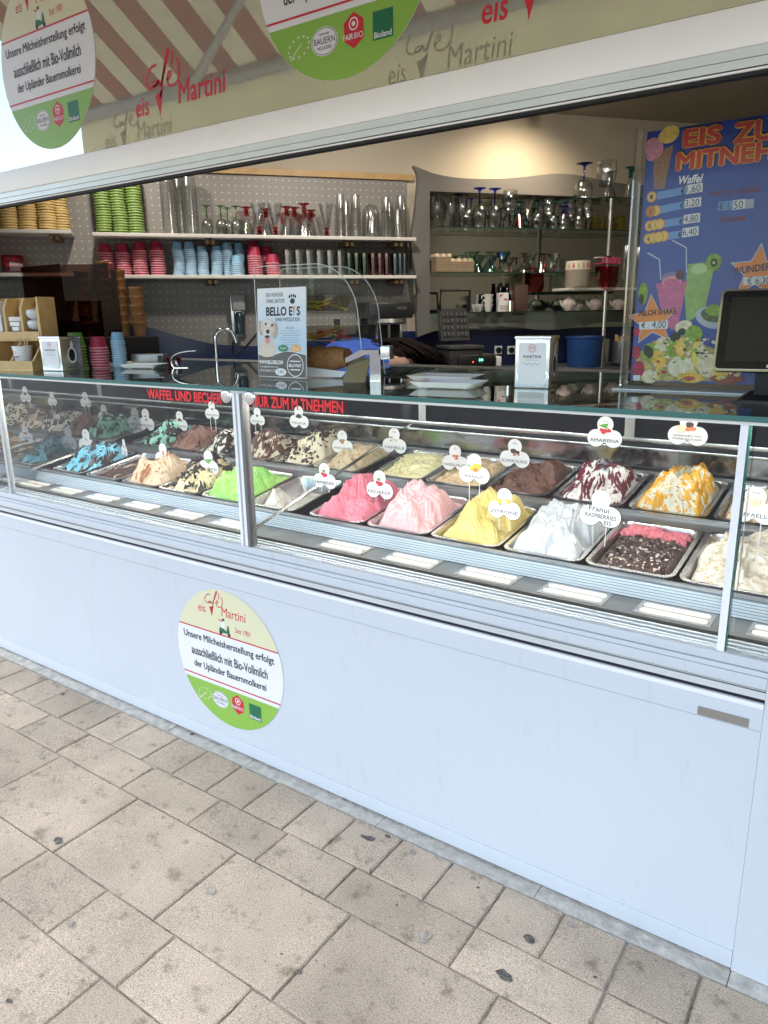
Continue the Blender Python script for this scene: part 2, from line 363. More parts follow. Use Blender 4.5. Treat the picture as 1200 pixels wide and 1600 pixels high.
mr1 = t.nodes.new('ShaderNodeMapRange'); mr1.inputs[3].default_value = .22; mr1.inputs[4].default_value = .42; t.links.new(n1.outputs['Fac'], mr1.inputs[0]); t.links.new(mr1.outputs[0], b.inputs['Roughness'])
X0, X1 = -3.45, -0.158
kf = thing('kiosk_front', 'white kiosk front with beam and mirrored glass fascia above the hatch', 'kiosk', (0, 0, 0))
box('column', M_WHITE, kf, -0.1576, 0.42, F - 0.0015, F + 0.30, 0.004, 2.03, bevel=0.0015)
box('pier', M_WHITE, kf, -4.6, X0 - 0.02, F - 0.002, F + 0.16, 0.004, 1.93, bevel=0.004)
box('beam', M_WHITE2, kf, -4.6, 1.2, F, F + 0.10, 1.9615, 2.029, bevel=0.0015)
box('beam_profile', M_ALU, kf, -4.6, 1.2, F + 0.006, F + 0.034, 1.9445, 1.961)
box('beam_profile', M_ALU, kf, -4.6, 1.2, F + 0.009, F + 0.034, 1.929, 1.9438)
box('beam_groove', M_DGREY, kf, -4.6, 1.2, F + 0.018, F + 0.033, 1.9262, 1.9288)
box('beam_lip', M_WHITE2, kf, -4.6, 1.2, F + 0.008, F + 0.034, 1.9222, 1.926)
box('seal', M_BLACK, kf, -4.6, 1.2, F + 0.012, F + 0.034, 1.9155, 1.922)
m = bpy.data.materials.new('mirrored_glass'); m.use_nodes = True; t = m.node_tree; t.nodes.clear()
o_ = t.nodes.new('ShaderNodeOutputMaterial'); d_ = t.nodes.new('ShaderNodeBsdfDiffuse'); g_ = t.nodes.new('ShaderNodeBsdfGlossy'); x_ = t.nodes.new('ShaderNodeMixShader')
d_.inputs[0].default_value = (0.46, 0.44, 0.34, 1); g_.inputs[0].default_value = (0.93, 0.93, 0.90, 1); g_.inputs['Roughness'].default_value = 0.012; x_.inputs[0].default_value = 0.57
t.links.new(d_.outputs[0], x_.inputs[1]); t.links.new(g_.outputs[0], x_.inputs[2]); t.links.new(x_.outputs[0], o_.inputs[0]); M_MIRG = m
box('fascia_glass', M_MIRG, kf, -4.6, 1.2, F + 0.004, F + 0.012, 2.0305, 3.40)
box('fascia_backing', M_DGREY, kf, -4.6, 1.2, F + 0.014, F + 0.10, 2.0305, 3.72)

# ================================================================== awning over the street side of the hatch
M_RED_CL = mat('red_canvas', (0.36, 0.13, 0.11), 0.9, var=0.06, scale=20)
M_CRM_CL = mat('cream_canvas', (0.62, 0.58, 0.43), 0.9, var=0.05, scale=20)
M_VAL = mat('valance_canvas', (0.80, 0.75, 0.53), 0.9, var=0.05, scale=6)
for mm in (M_RED_CL, M_CRM_CL, M_VAL):
    t = mm.node_tree; b = t.nodes['Principled BSDF']; tr = t.nodes.new('ShaderNodeBsdfTranslucent'); mx = t.nodes.new('ShaderNodeMixShader'); mx.inputs[0].default_value = 0.45
    src = b.inputs['Base Color'].links[0].from_socket; t.links.new(src, tr.inputs[0])
    t.links.new(b.outputs[0], mx.inputs[1]); t.links.new(tr.outputs[0], mx.inputs[2]); t.links.new(mx.outputs[0], t.nodes['Material Output'].inputs[0])
AY, AZ_, SL = 0.213, 2.70, 0.667
aw_ = thing('awning', 'red and cream striped awning reflected in the fascia glass', 'awning', (-1.4, F, 3.63))
def loc_a(x, y, z): return (x + 1.4, y - F, z - 3.63)
red_me = None
pitch = 0.138; xa = -4.33; i = 0
me_s = {}
for i in range(44):
    k = i % 2
    if k not in me_s:
        me_s[k] = MB().box(0, pitch, -1.40, -0.02, 0, 0.002).mesh('stripe', M_RED_CL if k else M_CRM_CL)
        for v in me_s[k].vertices: v.co.z += v.co.y * SL
    link('red_stripe' if k else 'cream_stripe', me_s[k], aw_, loc_a(xa + i * pitch, F, 3.63))
xb = xa + 44 * pitch
MB().tube([loc_a(xa - .02, AY, AZ_ - .01), loc_a(xb + .02, AY, AZ_ - .01)], 0.04, 10).build('front_bar', mat('grey_bar', (0.33, 0.32, 0.30), 0.5), aw_, smooth=True)
box('valance', M_VAL, aw_, xa + 1.4, xb + 1.4, AY - F - 0.004, AY - F - 0.002, AZ_ - .58 - 3.63, AZ_ - .05 - 3.63)
for ax in (-3.27, -0.75, 1.1):
    MB().tube([loc_a(ax, AY + .03, AZ_ + .0), loc_a(ax + 1.15, AY + .66, AZ_ + .12), loc_a(ax + .3, F - .06, 3.35)], 0.026, 8).build('folding_arm', MATS['grey_bar'], aw_, smooth=True)

# ================================================================== printed logo and round stickers
M_PRED = mat('print_red', (0.62, 0.025, 0.045), 0.45)
M_PBLK = mat('print_black', (0.015, 0.015, 0.022), 0.5)
M_PWHT = mat('print_white', (0.82, 0.82, 0.82), 0.4)
M_PCRM = mat('print_cream', (0.74, 0.71, 0.46), 0.4)
M_PGRN = mat('print_green', (0.27, 0.50, 0.075), 0.4)
M_PDGR = mat('print_dark_green', (0.015, 0.16, 0.075), 0.4)
M_GHOST = mat('faded_print', (0.34, 0.29, 0.20), 0.9)
def zl(x, y):
    p = ay(120 + x / 3.75, y / 3.75, F); return ((p.x + 1.84) / 0.39, (p.z - 2.155) / 0.39)
_LS = [([(458, 378), (425, 400), (402, 470), (412, 512), (438, 512), (462, 492), (474, 470)], .012),
       ([(474, 470), (450, 478), (440, 496), (452, 504), (468, 486), (474, 474), (476, 498), (486, 492)], .010),
       ([(484, 500), (500, 440), (524, 330), (530, 292), (520, 296), (508, 370), (497, 460), (490, 530), (482, 570)], .013),
       ([(520, 468), (540, 448), (544, 420), (532, 420), (524, 458), (532, 494), (552, 498), (578, 482), (592, 440), (592, 375), (574, 336)], .012),
       ([(554, 295), (549, 388)], .011)]
LOGO_STROKES = [(smooth_path([zl(*p) for p in pts], 6), wd) for pts, wd in _LS]
LOGO_CONE = [zl(*p) for p in [(452, 560), (470, 545), (497, 520), (494, 580), (483, 684), (478, 650)]]
def logo(parent, cx, cy_, w_, z, m, nm='logo'):
    for pts, wd in LOGO_STROKES: stroke(parent, nm, [(cx + a * w_, cy_ + b * w_) for a, b in pts], wd * w_ * 1.15, z, m)
    flat(parent, nm, [(cx + a * w_, cy_ + b * w_) for a, b in LOGO_CONE], z, m)
    fit_text(parent, 'eis', .155 * w_, .125 * w_, cx - .425 * w_, cy_ - .085 * w_, z, m, shear=.12, name=nm)
    fit_text(parent, 'Martini', .50 * w_, .145 * w_, cx + .245 * w_, cy_ - .055 * w_, z, m, shear=.12, name=nm)
def fit_text(parent, s, width, height, cx, cy_, z, m, bold=0.0, shear=0.0, rot=0.0, name='lettering'):
    o = text(parent, s, 1.0, 0, 0, z, m, bold=bold, shear=shear, rot=rot, name=name)
    xs = [v.co.x for v in o.data.vertices]; ys = [v.co.y for v in o.data.vertices]
    sx = width / (max(xs) - min(xs)); sy = height / (max(ys) - min(ys)); mx, my = (max(xs) + min(xs)) / 2 * sx, (max(ys) + min(ys)) / 2 * sy
    o.scale = (sx, sy, 1); o.location = (cx - mx * math.cos(rot) + my * math.sin(rot), cy_ - mx * math.sin(rot) - my * math.cos(rot), z); return o
def seg(r, ylo, yhi, n=28):
    a0, a1 = math.asin(max(-1, ylo / r)), math.asin(min(1, yhi / r)); L_ = []
    for i in range(n + 1):
        a = a0 + (a1 - a0) * i / n; L_.append((r * math.cos(a), r * math.sin(a)))
    return L_ + [(-x, y) for x, y in L_[::-1]]
def round_sticker(label, cx, cz, r, yy, th=0.0006):
    o = tag(MB().prism(ell(0, 0, r, n=64), 0, th).build('round_sticker', M_PWHT, None, loc=(cx, yy, cz), rot=UPRIGHT), label, 'sticker')
    k = r / 0.265; z = th + .0004; z2 = th + .0008; z3 = th + .0012
    flat(o, 'cream_field', seg(r * .998, .095 * k, r * .998), z, M_PCRM); flat(o, 'green_field', seg(r * .998, -r * .998, -.118 * k), z, M_PGRN)
    flat(o, 'red_line', seg(r * .997, .0895 * k, .0945 * k, 2), z2, M_PRED); flat(o, 'red_line', seg(r * .997, -.1035 * k, -.0985 * k, 2), z2, M_PRED)
    for s, y, wd in (('Unsere Milcheisherstellung erfolgt', .053, .455), ('ausschließlich mit Bio-Vollmilch', -.003, .385), ('der Upländer Bauernmolkerei', -.059, .365)):
        fit_text(o, s, wd * k, .036 * k, 0, y * k, z2, M_PBLK, bold=.012)
    logo(o, -.015 * k, .197 * k, .24 * k, z2, M_PRED)
    fit_text(o, 'Seit 1901', .075 * k, .02 * k, .085 * k, .128 * k, z2, M_PRED, shear=.1)
    # little scooter with its rider
    sc = [('scooter', M_PDGR, [(-.035, .106), (-.03, .122), (-.012, .12), (.004, .112), (.01, .135), (.015, .135), (.02, .112), (.012, .104), (-.02, .102)]),
          ('rider', M_PWHT, [(-.022, .12), (-.022, .142), (-.010, .148), (.006, .138), (-.004, .132), (-.004, .12)]),
          ('rider', M_PBLK, [(-.016, .148), (-.015, .157), (-.006, .158), (-.003, .15)]), ('scarf', M_PRED, [(-.016, .147), (-.034, .153), (-.034, .149), (-.015, .142)])]
    for nm, mm, pl in sc: flat(o, nm, [(a * k, b * k) for a, b in pl], z2, mm)
    for a in (-.026, .016): flat(o, 'wheel', ell(a * k, .101 * k, .007 * k, n=12), z3, M_PBLK)
    for i in range(12):
        a = 2 * PI * i / 12; c = (-.138 * k + .030 * k * math.cos(a) * 1.15, -.170 * k + .022 * k * math.sin(a) + .006 * k * math.cos(a))
        flat(o, 'star', [(c[0] + (.0042 if j % 2 == 0 else .0019) * k * math.sin(j * PI / 5), c[1] + (.0042 if j % 2 == 0 else .0019) * k * math.cos(j * PI / 5)) for j in range(10)], z2, M_PWHT)
    stroke(o, 'leaf_line', smooth_path([(-.168 * k, -.196 * k), (-.15 * k, -.180 * k), (-.128 * k, -.163 * k)], 4), .0022 * k, z2, M_PWHT)
    flat(o, 'seal_ring', ell(-.055 * k, -.172 * k, .042 * k, .032 * k, 32), z2, M_PWHT); stroke(o, 'seal_line', ell(-.055 * k, -.172 * k, .039 * k, .029 * k, 32) + ell(-.055 * k, -.172 * k, .039 * k, .029 * k, 32)[:1], .0014 * k, z3, M_PBLK)
    fit_text(o, 'BAUERN', .066 * k, .0145 * k, -.055 * k, -.170 * k, z3, M_PBLK); fit_text(o, 'MOLKEREI', .044 * k, .008 * k, -.055 * k, -.186 * k, z3, M_PBLK); fit_text(o, 'Upländer', .036 * k, .008 * k, -.055 * k, -.156 * k, z3, M_PBLK)
    flat(o, 'hexagon', [(.036 * k + .037 * k * math.sin(i * PI / 3) * .92, -.166 * k + .039 * k * math.cos(i * PI / 3)) for i in range(6)][::-1], z2, M_PRED)
    stroke(o, 'badge_ring', ell(.036 * k, -.152 * k, .0125 * k, n=20) + ell(.036 * k, -.152 * k, .0125 * k, n=20)[:1], .003 * k, z3, M_PWHT); flat(o, 'badge_heart', ell(.036 * k, -.152 * k, .0055 * k, n=12), z3, M_PWHT)
    fit_text(o, 'FAIR', .030 * k, .0125 * k, .0195 * k, -.178 * k, z3, M_PWHT, bold=.02); fit_text(o, 'BIO', .026 * k, .0125 * k, .0505 * k, -.178 * k, z3, M_PWHT)
    flat(o, 'square', [(.092 * k, -.200 * k), (.150 * k, -.200 * k), (.150 * k, -.140 * k), (.092 * k, -.140 * k)], z2, M_PDGR); fit_text(o, 'Bioland', .050 * k, .013 * k, .121 * k, -.190 * k, z3, M_PWHT, bold=.02)
    return o
round_sticker('round cream, white and green sticker on the white front panel', -1.80, 0.359, 0.2565, F - 0.001)
round_sticker('round sticker on the fascia glass at the left of the picture', -2.465, 2.33, 0.265, F + 0.0035)
round_sticker('round sticker on the fascia glass in the middle, cut by the top edge', -1.238, 2.33, 0.265, F + 0.0035)
for cx, lb in ((-1.84, 'red eis café lettering on the fascia glass between the two round stickers'), (-0.665, 'red lettering at the top edge right of the middle round sticker')):
    o = tag(flat(None, 'fascia_lettering', LOGO_CONE and [(a * .39, b * .39) for a, b in LOGO_CONE], 0, M_PRED), lb, 'lettering'); o.location = (cx, F + 0.0035, 2.155 if cx < -1 else 2.165); o.rotation_euler = UPRIGHT
    for pts, wd in LOGO_STROKES: stroke(o, 'letter', [(a * .39, b * .39) for a, b in pts], wd * .39 * 1.45, 0, M_PRED)
    fit_text(o, 'eis', .062, .05, -.163, -.035, 0, M_PRED, shear=.12, bold=.012, name='letter'); fit_text(o, 'Martini', .196, .060, .098, -.022, 0, M_PRED, shear=.12, bold=.012, name='letter')
# the same lettering printed on the valance, read from behind
for cx in (-3.80, -1.76, 0.28):
    p = link('valance_print', None, aw_, loc_a(cx, AY + .001, AZ_ - .125), (PI / 2, 0, 0)); logo(p, 0, 0, .60, -.0016, M_GHOST, 'print')
# ================================================================== glass display counter
G_FRONT = glass('clear_pane', (0.985, 0.995, 0.99), ior=1.31)
G_TOP = glass('counter_glass', (0.80, 0.90, 0.87), ior=1.45)
G_EDGE = mat('green_glass_edge', (0.035, 0.16, 0.135), 0.12, spec=0.7)
dc = thing('display_counter', 'long white ice cream counter with glass front and lit display case', 'display counter', (0, 0, 0))
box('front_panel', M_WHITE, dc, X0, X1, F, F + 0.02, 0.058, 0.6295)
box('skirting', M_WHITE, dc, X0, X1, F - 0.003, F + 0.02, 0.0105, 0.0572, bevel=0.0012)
box('foot_shadow', M_BLACK, dc, X0, X1, F + 0.006, F + 0.02, 0.0042, 0.0103)  # black strip painted in as the shade under the skirting
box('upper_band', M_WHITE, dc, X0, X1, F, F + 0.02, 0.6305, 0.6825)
box('band_lip', mat('white_lip', (0.86, 0.87, 0.88), 0.25), dc, X0, X1, F - 0.004, F + 0.02, 0.6832, 0.6955, bevel=0.002)
box('seal', M_BLACK, dc, X0, X1, F + 0.004, F + 0.03, 0.6957, 0.7045)
box('sill_strip', M_ALU, dc, X0, X1, F + 0.001, F + 0.03, 0.7047, 0.7205)
box('seal', M_BLACK, dc, X0, X1, F + 0.006, F + 0.03, 0.7207, 0.7228)
box('sill_strip', M_ALU, dc, X0, X1, F + 0.003, F + 0.03, 0.7230, 0.7248)
box('seal', M_BLACK, dc, X0, X1, F + 0.006, F + 0.03, 0.7250, 0.7272)
box('sill', M_WHITE, dc, X0, X1, F - 0.001, F + 0.03, 0.7275, 0.7535, bevel=0.0015)
box('sill', M_WHITE, dc, X0, X1, F + 0.0015, F + 0.03, 0.7548, 0.7660)
box('sill_groove', mat('blue_grey_seal', (0.30, 0.36, 0.40), 0.5), dc, X0, X1, F + 0.005, F + 0.03, 0.7662, 0.7690)
box('sill', M_WHITE, dc, X0, X1, F + 0.002, F + 0.03, 0.7692, 0.7900, bevel=0.001)
# inner ledge: grooved channels, steel tray with painted glints and ribbed vent
led = MB()
for i in range(5): led.box(X0, 0.5, F + 0.031 + i * 0.011, F + 0.031 + i * 0.011 + 0.008, 0.770, 0.792 - (i % 2) * 0.004)
led.build('channel', M_ALU, dc)
box('channel_floor', M_STEELD, dc, X0, 0.5, F + 0.0305, F + 0.095, 0.755, 0.769)
M_LEDGE = mat('brushed_ledge', (0.26, 0.255, 0.235), 0.34, metal=0.9, var=0.12, scale=12)
box('ledge_tray', M_LEDGE, dc, X0, 0.5, 1.71, 1.8175, 0.770, 0.7955)
rib = MB(); NR = 6
M_VENT = mat('pale_vent', (0.60, 0.68, 0.73), 0.35)
for i in range(NR):
    y0 = 1.822 + 0.006 * 0; a = i / NR; yy = 1.8185 + a * 0.0165; zz = 0.797 + a * 0.0405
    MB().box(X0, 0.5, yy, yy + 0.0034, zz, zz + 0.0048).build('vent_slat', M_VENT, dc)
MB().quad((X0, 1.822, .7955), (0.5, 1.822, .7955), (0.5, 1.8395, .838), (X0, 1.8395, .838)).build('vent_back', mat('vent_back', (0.22, 0.28, 0.32), 0.4), dc)
M_GLINT = emit('painted_glint', (1.0, 0.92, 0.76), 0.72)  # glowing bars put in for the lamp reflections on the steel ledge
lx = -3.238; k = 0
glint_me = None
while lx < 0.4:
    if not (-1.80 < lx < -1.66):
        fr = box('glint_frame', mat('glint_steel', (0.42, 0.42, 0.40), 0.3, metal=0.7), dc, lx - 0.004, lx + 0.172, 1.722, 1.812, 0.7957, 0.7975)
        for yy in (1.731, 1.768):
            MB().prism(rrect(lx + .084, yy + .0165, .156, .0215, .0105), 0.7980, 0.7998).build('painted_glint', M_GLINT, dc)
        box('glint_cover', glass('glint_cover', (0.97, 0.97, 0.97)), dc, lx, lx + 0.168, 1.726, 1.808, 0.8008, 0.8014)
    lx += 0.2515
# LED strip under the glass top, behind the rail, that lights the ice
box('led_housing', M_WHITE2, dc, X0 + .05, 0.48, F + 0.030, F + 0.056, 1.2805, 1.2872)
box('led_strip', emit('led_strip', (1.0, 0.97, 0.92), 32.0), dc, X0 + .06, 0.47, F + 0.034, F + 0.052, 1.2780, 1.2800)
box('rear_fill_strip', emit('rear_fill', (1.0, 0.97, 0.92), 12.0), dc, X0 + .06, 0.47, 2.300, 2.318, 1.2755, 1.2785)  # unseen strip, added to brighten the rear row of tubs
# case carcass
M_CASE = mat('dark_case', (0.022, 0.024, 0.027), 0.35)
TILT = math.atan(0.15)
def deck(y): return 0.85 + 0.15 * (y - 1.85)
box('case_floor', M_CASE, dc, X0, 0.5, F + 0.03, 2.64, 0.60, 0.70)
box('case_back', M_CASE, dc, X0, 0.5, 2.66, 2.70, 0.62, 1.286)
box('back_door', mat('black_gloss', (0.012, 0.013, 0.016), 0.3, spec=0.08), dc, X0 + 0.02, 0.48, 2.645, 2.658, 1.075, 1.270)
box('back_mirror', mat('dull_mirror', (0.42, 0.42, 0.40), 0.12, metal=1.0), dc, X0 + 0.02, 0.48, 2.648, 2.658, 0.955, 1.030)
for z0, z1, y0 in ((1.062, 1.078, 2.618), (1.034, 1.044, 2.628), (0.948, 0.956, 2.628), (0.930, 0.940, 2.620)):
    box('back_rail', M_STEEL, dc, X0 + 0.02, 0.48, y0, 2.646, z0, z1, bevel=0.002)
for xx in (-2.62, -1.66, -0.8): box('door_stile', M_STEEL, dc, xx, xx + .035, 2.625, 2.644, 1.079, 1.268)
# pan frames: bars between the two rows of tubs, set on the same slope
for (ya, yb) in ((1.8405, 1.853), (2.180, 2.262), (2.598, 2.622)):
    for dz, mm, w0, w1 in ((0.0, mat('grey_frame', (0.16, 0.165, 0.17), 0.35, metal=0.6), ya, yb),):
        MB().prism([(w0, deck(w0) - (.03 if ya > 1.9 else .012)), (w1, deck(w1) - .03), (w1, deck(w1) - .0035), (w0, deck(w0) - .0035)], -3.21, 0.5, 'x').build('pan_frame', mm, dc)
for ya in (2.236, 2.247): MB().prism([(ya, deck(ya) - .01), (ya + .007, deck(ya) - .01), (ya + .007, deck(ya) + .003), (ya, deck(ya) + .003)], -3.21, 0.5, 'x').build('frame_wire', M_STEEL, dc)
MB().prism([(1.837, .8405), (1.8400, .8405), (1.8400, .8485), (1.837, .8485)], -3.21, 0.5, 'x').build('front_trim', M_STEEL, dc)
MB().prism([(F + .035, .80), (2.64, .80), (2.64, 1.285), (F + .035, 1.285)], -3.235, -3.228, 'x').build('end_mirror', glass('end_glass', (0.62, 0.66, 0.66), boost=0.30), dc)
MB().prism([(F + .035, .60), (2.64, .60), (2.64, 1.285), (F + .035, 1.285)], -3.30, -3.29, 'x').build('end_wall', mat('end_grey', (0.25, 0.27, 0.27), 0.5), dc)
MB().tube([(-3.222, 1.80, .850), (-3.222, 2.33, .936), (-3.222, 2.60, .975)], 0.011, 8).build('end_rail', M_STEEL, dc, smooth=True)
# partition inside the case
MB().prism([(F + .03, .80), (2.60, .90), (2.60, 1.284), (F + .03, 1.284)], -1.686, -1.680, 'x').build('partition', G_FRONT, dc)
MB().tube([(-1.683, 1.66, .838), (-1.683, 2.60, 1.062)], 0.0055, 6).build('partition_rail', M_STEEL, dc, smooth=True)
# front panes, posts and clamps
for nm, a, c in (('front_pane', -3.40, -3.105), ('front_pane', -3.085, -1.705), ('front_pane', -1.655, -0.268), ('front_pane', -0.236, 0.42)):
    box(nm, G_FRONT, dc, a, c, F + 0.014, F + 0.020, 0.7905, 1.2795)
for a, c, mm in ((-1.703, -1.692, M_WHITE2), (-1.691, -1.683, M_ALU), (-1.682, -1.672, M_WHITE2), (-1.671, -1.660, mat('smoky_edge', (0.16, 0.16, 0.155), 0.3))):
    box('post', mm, dc, a, c, F + 0.004 + (0.004 if mm is M_ALU else 0), F + 0.034, 0.7905, 1.2795)
for a, c, mm in ((-3.103, -3.096, M_CHROME), (-3.095, -3.087, M_ALU)): box('post', mm, dc, a, c, F + 0.008, F + 0.03, 0.7905, 1.2795)
box('post', M_WHITE2, dc, -0.2635, -0.2485, F + 0.008, F + 0.026, 0.7905, 1.2795)
for a in (-0.2462, -0.2385): box('pane_edge', G_EDGE if a < -0.24 else G_FRONT, dc, a, a + 0.0012, F + 0.010, F + 0.030, 0.7905, 1.2795)
for cx in (-1.733, -1.632):
    MB().lathe([(0.0, 0), (.020, 0), (.021, .002), (.021, .006), (.017, .008), (.012, .0085), (0.0, .0085)], 24).build('pane_clamp', M_STEEL, dc, smooth=True, loc=(cx, F + 0.013, 1.268), rot=UPRIGHT)
# glass counter top with its green front edge
box('top_rail', M_WHITE2, dc, X0, 0.5, F + 0.012, F + 0.028, 1.2798, 1.2865)
box('counter_top', G_TOP, dc, X0, 0.5, F + 0.001, 2.60, 1.2882, 1.3000)
box('counter_edge', G_EDGE, dc, X0, 0.5, F - 0.004, F + 0.0008, 1.2882, 1.2995)
box('work_top', mat('grey_work_top', (0.20, 0.205, 0.20), 0.3), dc, X0, 0.5, 2.602, 2.76, 1.270, 1.2985)
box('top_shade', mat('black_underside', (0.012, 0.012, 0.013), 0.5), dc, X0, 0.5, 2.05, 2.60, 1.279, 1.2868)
# rating plate
pl = box('rating_plate', mat('plate_grey', (0.33, 0.31, 0.29), 0.4, metal=0.6), dc, -0.287, -0.183, F - 0.0015, F - 0.0002, 0.6325, 0.6530)
# red lettering on the panes
M_LET = mat('red_vinyl', (0.80, 0.02, 0.03), 0.4)
for s, xa_, xb_, lb in (('WAFFEL UND BECHER', -2.118, -1.757, 'red capital letters WAFFEL UND BECHER on the left glass pane'), ('NUR ZUM M TNEHMEN', -1.625, -1.275, 'red capital letters NUR ZUM M TNEHMEN on the middle glass pane')):
    p = thing('pane_lettering', lb, 'lettering', ((xa_ + xb_) / 2, F + 0.0125, 1.258), UPRIGHT)
    fit_text(p, s, xb_ - xa_, 0.034, 0, 0, 0, M_LET, bold=.03)
# ================================================================== room behind the hatch
M_WALL = mat('beige_plaster', (0.50, 0.44, 0.34), 0.8, var=0.03, scale=3)
M_CEIL = mat('beige_ceiling', (0.46, 0.42, 0.34), 0.85)
def wall(name, p, q, z0, z1, th, m):
    d = (q - p).normalized(); n_ = Vector((-d.y, d.x, 0)) * th
    P = [p, q, q + n_, p + n_]
    o = MB().prism([(v.x, v.y) for v in P], z0, z1).build(name, m); return tag(o, None, None, kind='structure')
ZC = 1.5 + (2.56 - 1.5) * KW
pL = wp(-1.10, 0); pR = wp(3.95, 0); pL.z = pR.z = 0
tag(wall('wall_back', pL, pR, 0, ZC, 0.10, M_WALL), 'beige plastered back wall of the kiosk', 'wall')
tag(wall('wall_right', pR, Vector((0.45, F + 0.31, 0)), 0, ZC, 0.10, M_WALL), 'beige side wall of the kiosk', 'wall')
b = MB().prism([(pL.x - .2, F + 0.102), (0.6, F + 0.102), (0.6, F + .5), (pR.x + .2, pR.y + .3), (pR.x - .2, pR.y + .3)], ZC, ZC + .1)
tag(b.build('ceiling', M_CEIL), 'beige ceiling inside the kiosk', 'ceiling', kind='structure')
b = MB().prism([(pL.x - .2, F + 0.05), (0.6, F + 0.05), (0.6, F + .5), (pR.x + .2, pR.y + .3), (pR.x - .2, pR.y + .3)], -0.05, 0.004)
tag(b.build('floor', mat('brown_tiles', (0.16, 0.12, 0.09), 0.5)), 'dark floor behind the counter', 'floor', kind='structure')
tag(wall('wall_front', Vector((-4.75, F + 0.04, 0)), pL, 0, ZC, 0.08, M_WALL), 'narrow end wall of the kiosk', 'wall')
# ================================================================== back wall: pegboard, navy wave, shelves
def wbuild(mb, name, m, parent=None, s=0, h=0, d=0, **k):
    return mb.build(name, m, parent, loc=wp(s, h, d), rot=(0, 0, WROT), **k)
def wthing(name, label, cat, s, h, d, group=None, extra=0.0):
    return thing(name, label, cat, wp(s, h, d), (0, 0, WROT + extra), group)
K = KW
def peg_mat():
    m, t, b = _new('pegboard'); N = t.nodes; Lk = t.links
    tc = N.new('ShaderNodeTexCoord'); sc = N.new('ShaderNodeVectorMath'); sc.operation = 'SCALE'; sc.inputs['Scale'].default_value = 1 / 0.037
    fr = N.new('ShaderNodeVectorMath'); fr.operation = 'FRACTION'; sb = N.new('ShaderNodeVectorMath'); sb.operation = 'SUBTRACT'; sb.inputs[1].default_value = (.5, .5, .5)
    ml = N.new('ShaderNodeVectorMath'); ml.operation = 'MULTIPLY'; ml.inputs[1].default_value = (1, 0, 1); ln = N.new('ShaderNodeVectorMath'); ln.operation = 'LENGTH'
    lt = N.new('ShaderNodeMath'); lt.operation = 'LESS_THAN'; lt.inputs[1].default_value = 0.10
    mx = N.new('ShaderNodeMix'); mx.data_type = 'RGBA'; mx.inputs[6].default_value = (0.26, 0.245, 0.225, 1); mx.inputs[7].default_value = (0.58, 0.56, 0.52, 1)
    Lk.new(tc.outputs['Object'], sc.inputs[0]); Lk.new(sc.outputs[0], fr.inputs[0]); Lk.new(fr.outputs[0], sb.inputs[0]); Lk.new(sb.outputs[0], ml.inputs[0]); Lk.new(ml.outputs[0], ln.inputs[0]); Lk.new(ln.outputs['Value'], lt.inputs[0]); Lk.new(lt.outputs[0], mx.inputs[0]); Lk.new(mx.outputs[2], b.inputs['Base Color'])
    b.inputs['Roughness'].default_value = 0.45; return m
M_PEG = peg_mat()
pb = MB().box(0, 2.22 * K, -0.012, -0.002, 0, 0.95 * K)
tag(wbuild(pb, 'pegboard', M_PEG, None, -0.72, 1.245, 0), 'grey perforated pegboard behind the shelves', 'pegboard')
M_NAVY = mat('navy_panel', (0.012, 0.020, 0.075), 0.25, var=0.2, scale=2)
wave = [(-.8, 1.50), (-.3, 1.505), (-.059, 1.488), (.04, 1.482), (.14, 1.464), (.24, 1.431), (.342, 1.403), (.447, 1.377), (.56, 1.366), (.70, 1.362), (.85, 1.372), (1.0, 1.392), (1.2, 1.412), (1.5, 1.42), (2.0, 1.42), (3.2, 1.42)]
wv = smooth_path(wave, 4)
pts = [(a * K, (h - 1.0) * K) for a, h in wv]
tag(MB().prism([(pts[-1][0], -1.0), *[p for p in pts[::-1]], (pts[0][0], -1.0)][::1], -0.022, -0.0125, 'y').build('navy_panel', M_NAVY, None, loc=wp(0, 1.0, 0), rot=(0, 0, WROT)), 'dark navy wall panel with a wavy top edge', 'wall panel')
M_WOOD = mat('beech_rail', (0.52, 0.33, 0.14), 0.5, var=0.12, scale=14)
tag(wbuild(MB().box(0, 1.16 * K, -.030, -.0125, 0, .028 * K), 'wooden_rail', M_WOOD, None, .375, 2.189, 0), 'beech wooden rail along the top of the pegboard', 'rail')
M_SHELF = mat('pale_shelf', (0.60, 0.58, 0.53), 0.45)
M_LOG = mat('bark_peg', (0.20, 0.12, 0.06), 0.8, var=0.4, scale=60)
M_LOGE = mat('peg_end', (0.42, 0.29, 0.14), 0.7)
def shelf(label, s0, s1, h, logs, d=.20):
    t_ = wthing('wall_shelf', label, 'shelf', s0, h, 0)
    box('board', M_SHELF, t_, 0, (s1 - s0) * K, -d * K, -.0135, -.016 * K, 0, bevel=.002)
    for s in logs:
        for o in (0, .027):
            x = (s - s0 + o) * K
            lg = MB().tube([(x, -.015, -.031 * K), (x, -(d - .035) * K, -.031 * K)], .0115 * K, 10).build('peg', M_LOG, t_, smooth=True)
            MB().lathe([(0, 0), (.0105 * K, 0), (.0105 * K, .002)], 10).build('peg_end', M_LOGE, lg, loc=(x, -(d - .035) * K - .0005, -.031 * K), rot=UPRIGHT)
    return t_
shelf('upper wall shelf carrying green cups and red-footed glasses', -.07, 1.487, 1.890, (.44, 1.13, 1.39))
shelf('lower wall shelf carrying red and blue cup stacks', -.07, 1.487, 1.705, (-.03, .44, 1.15, 1.39))
shelf('short shelf with yellow cups at the far left', -.86, -.16, 1.898, (-.25,))
shelf('short lower shelf at the far left above the bamboo box', -.86, -.16, 1.713, ())

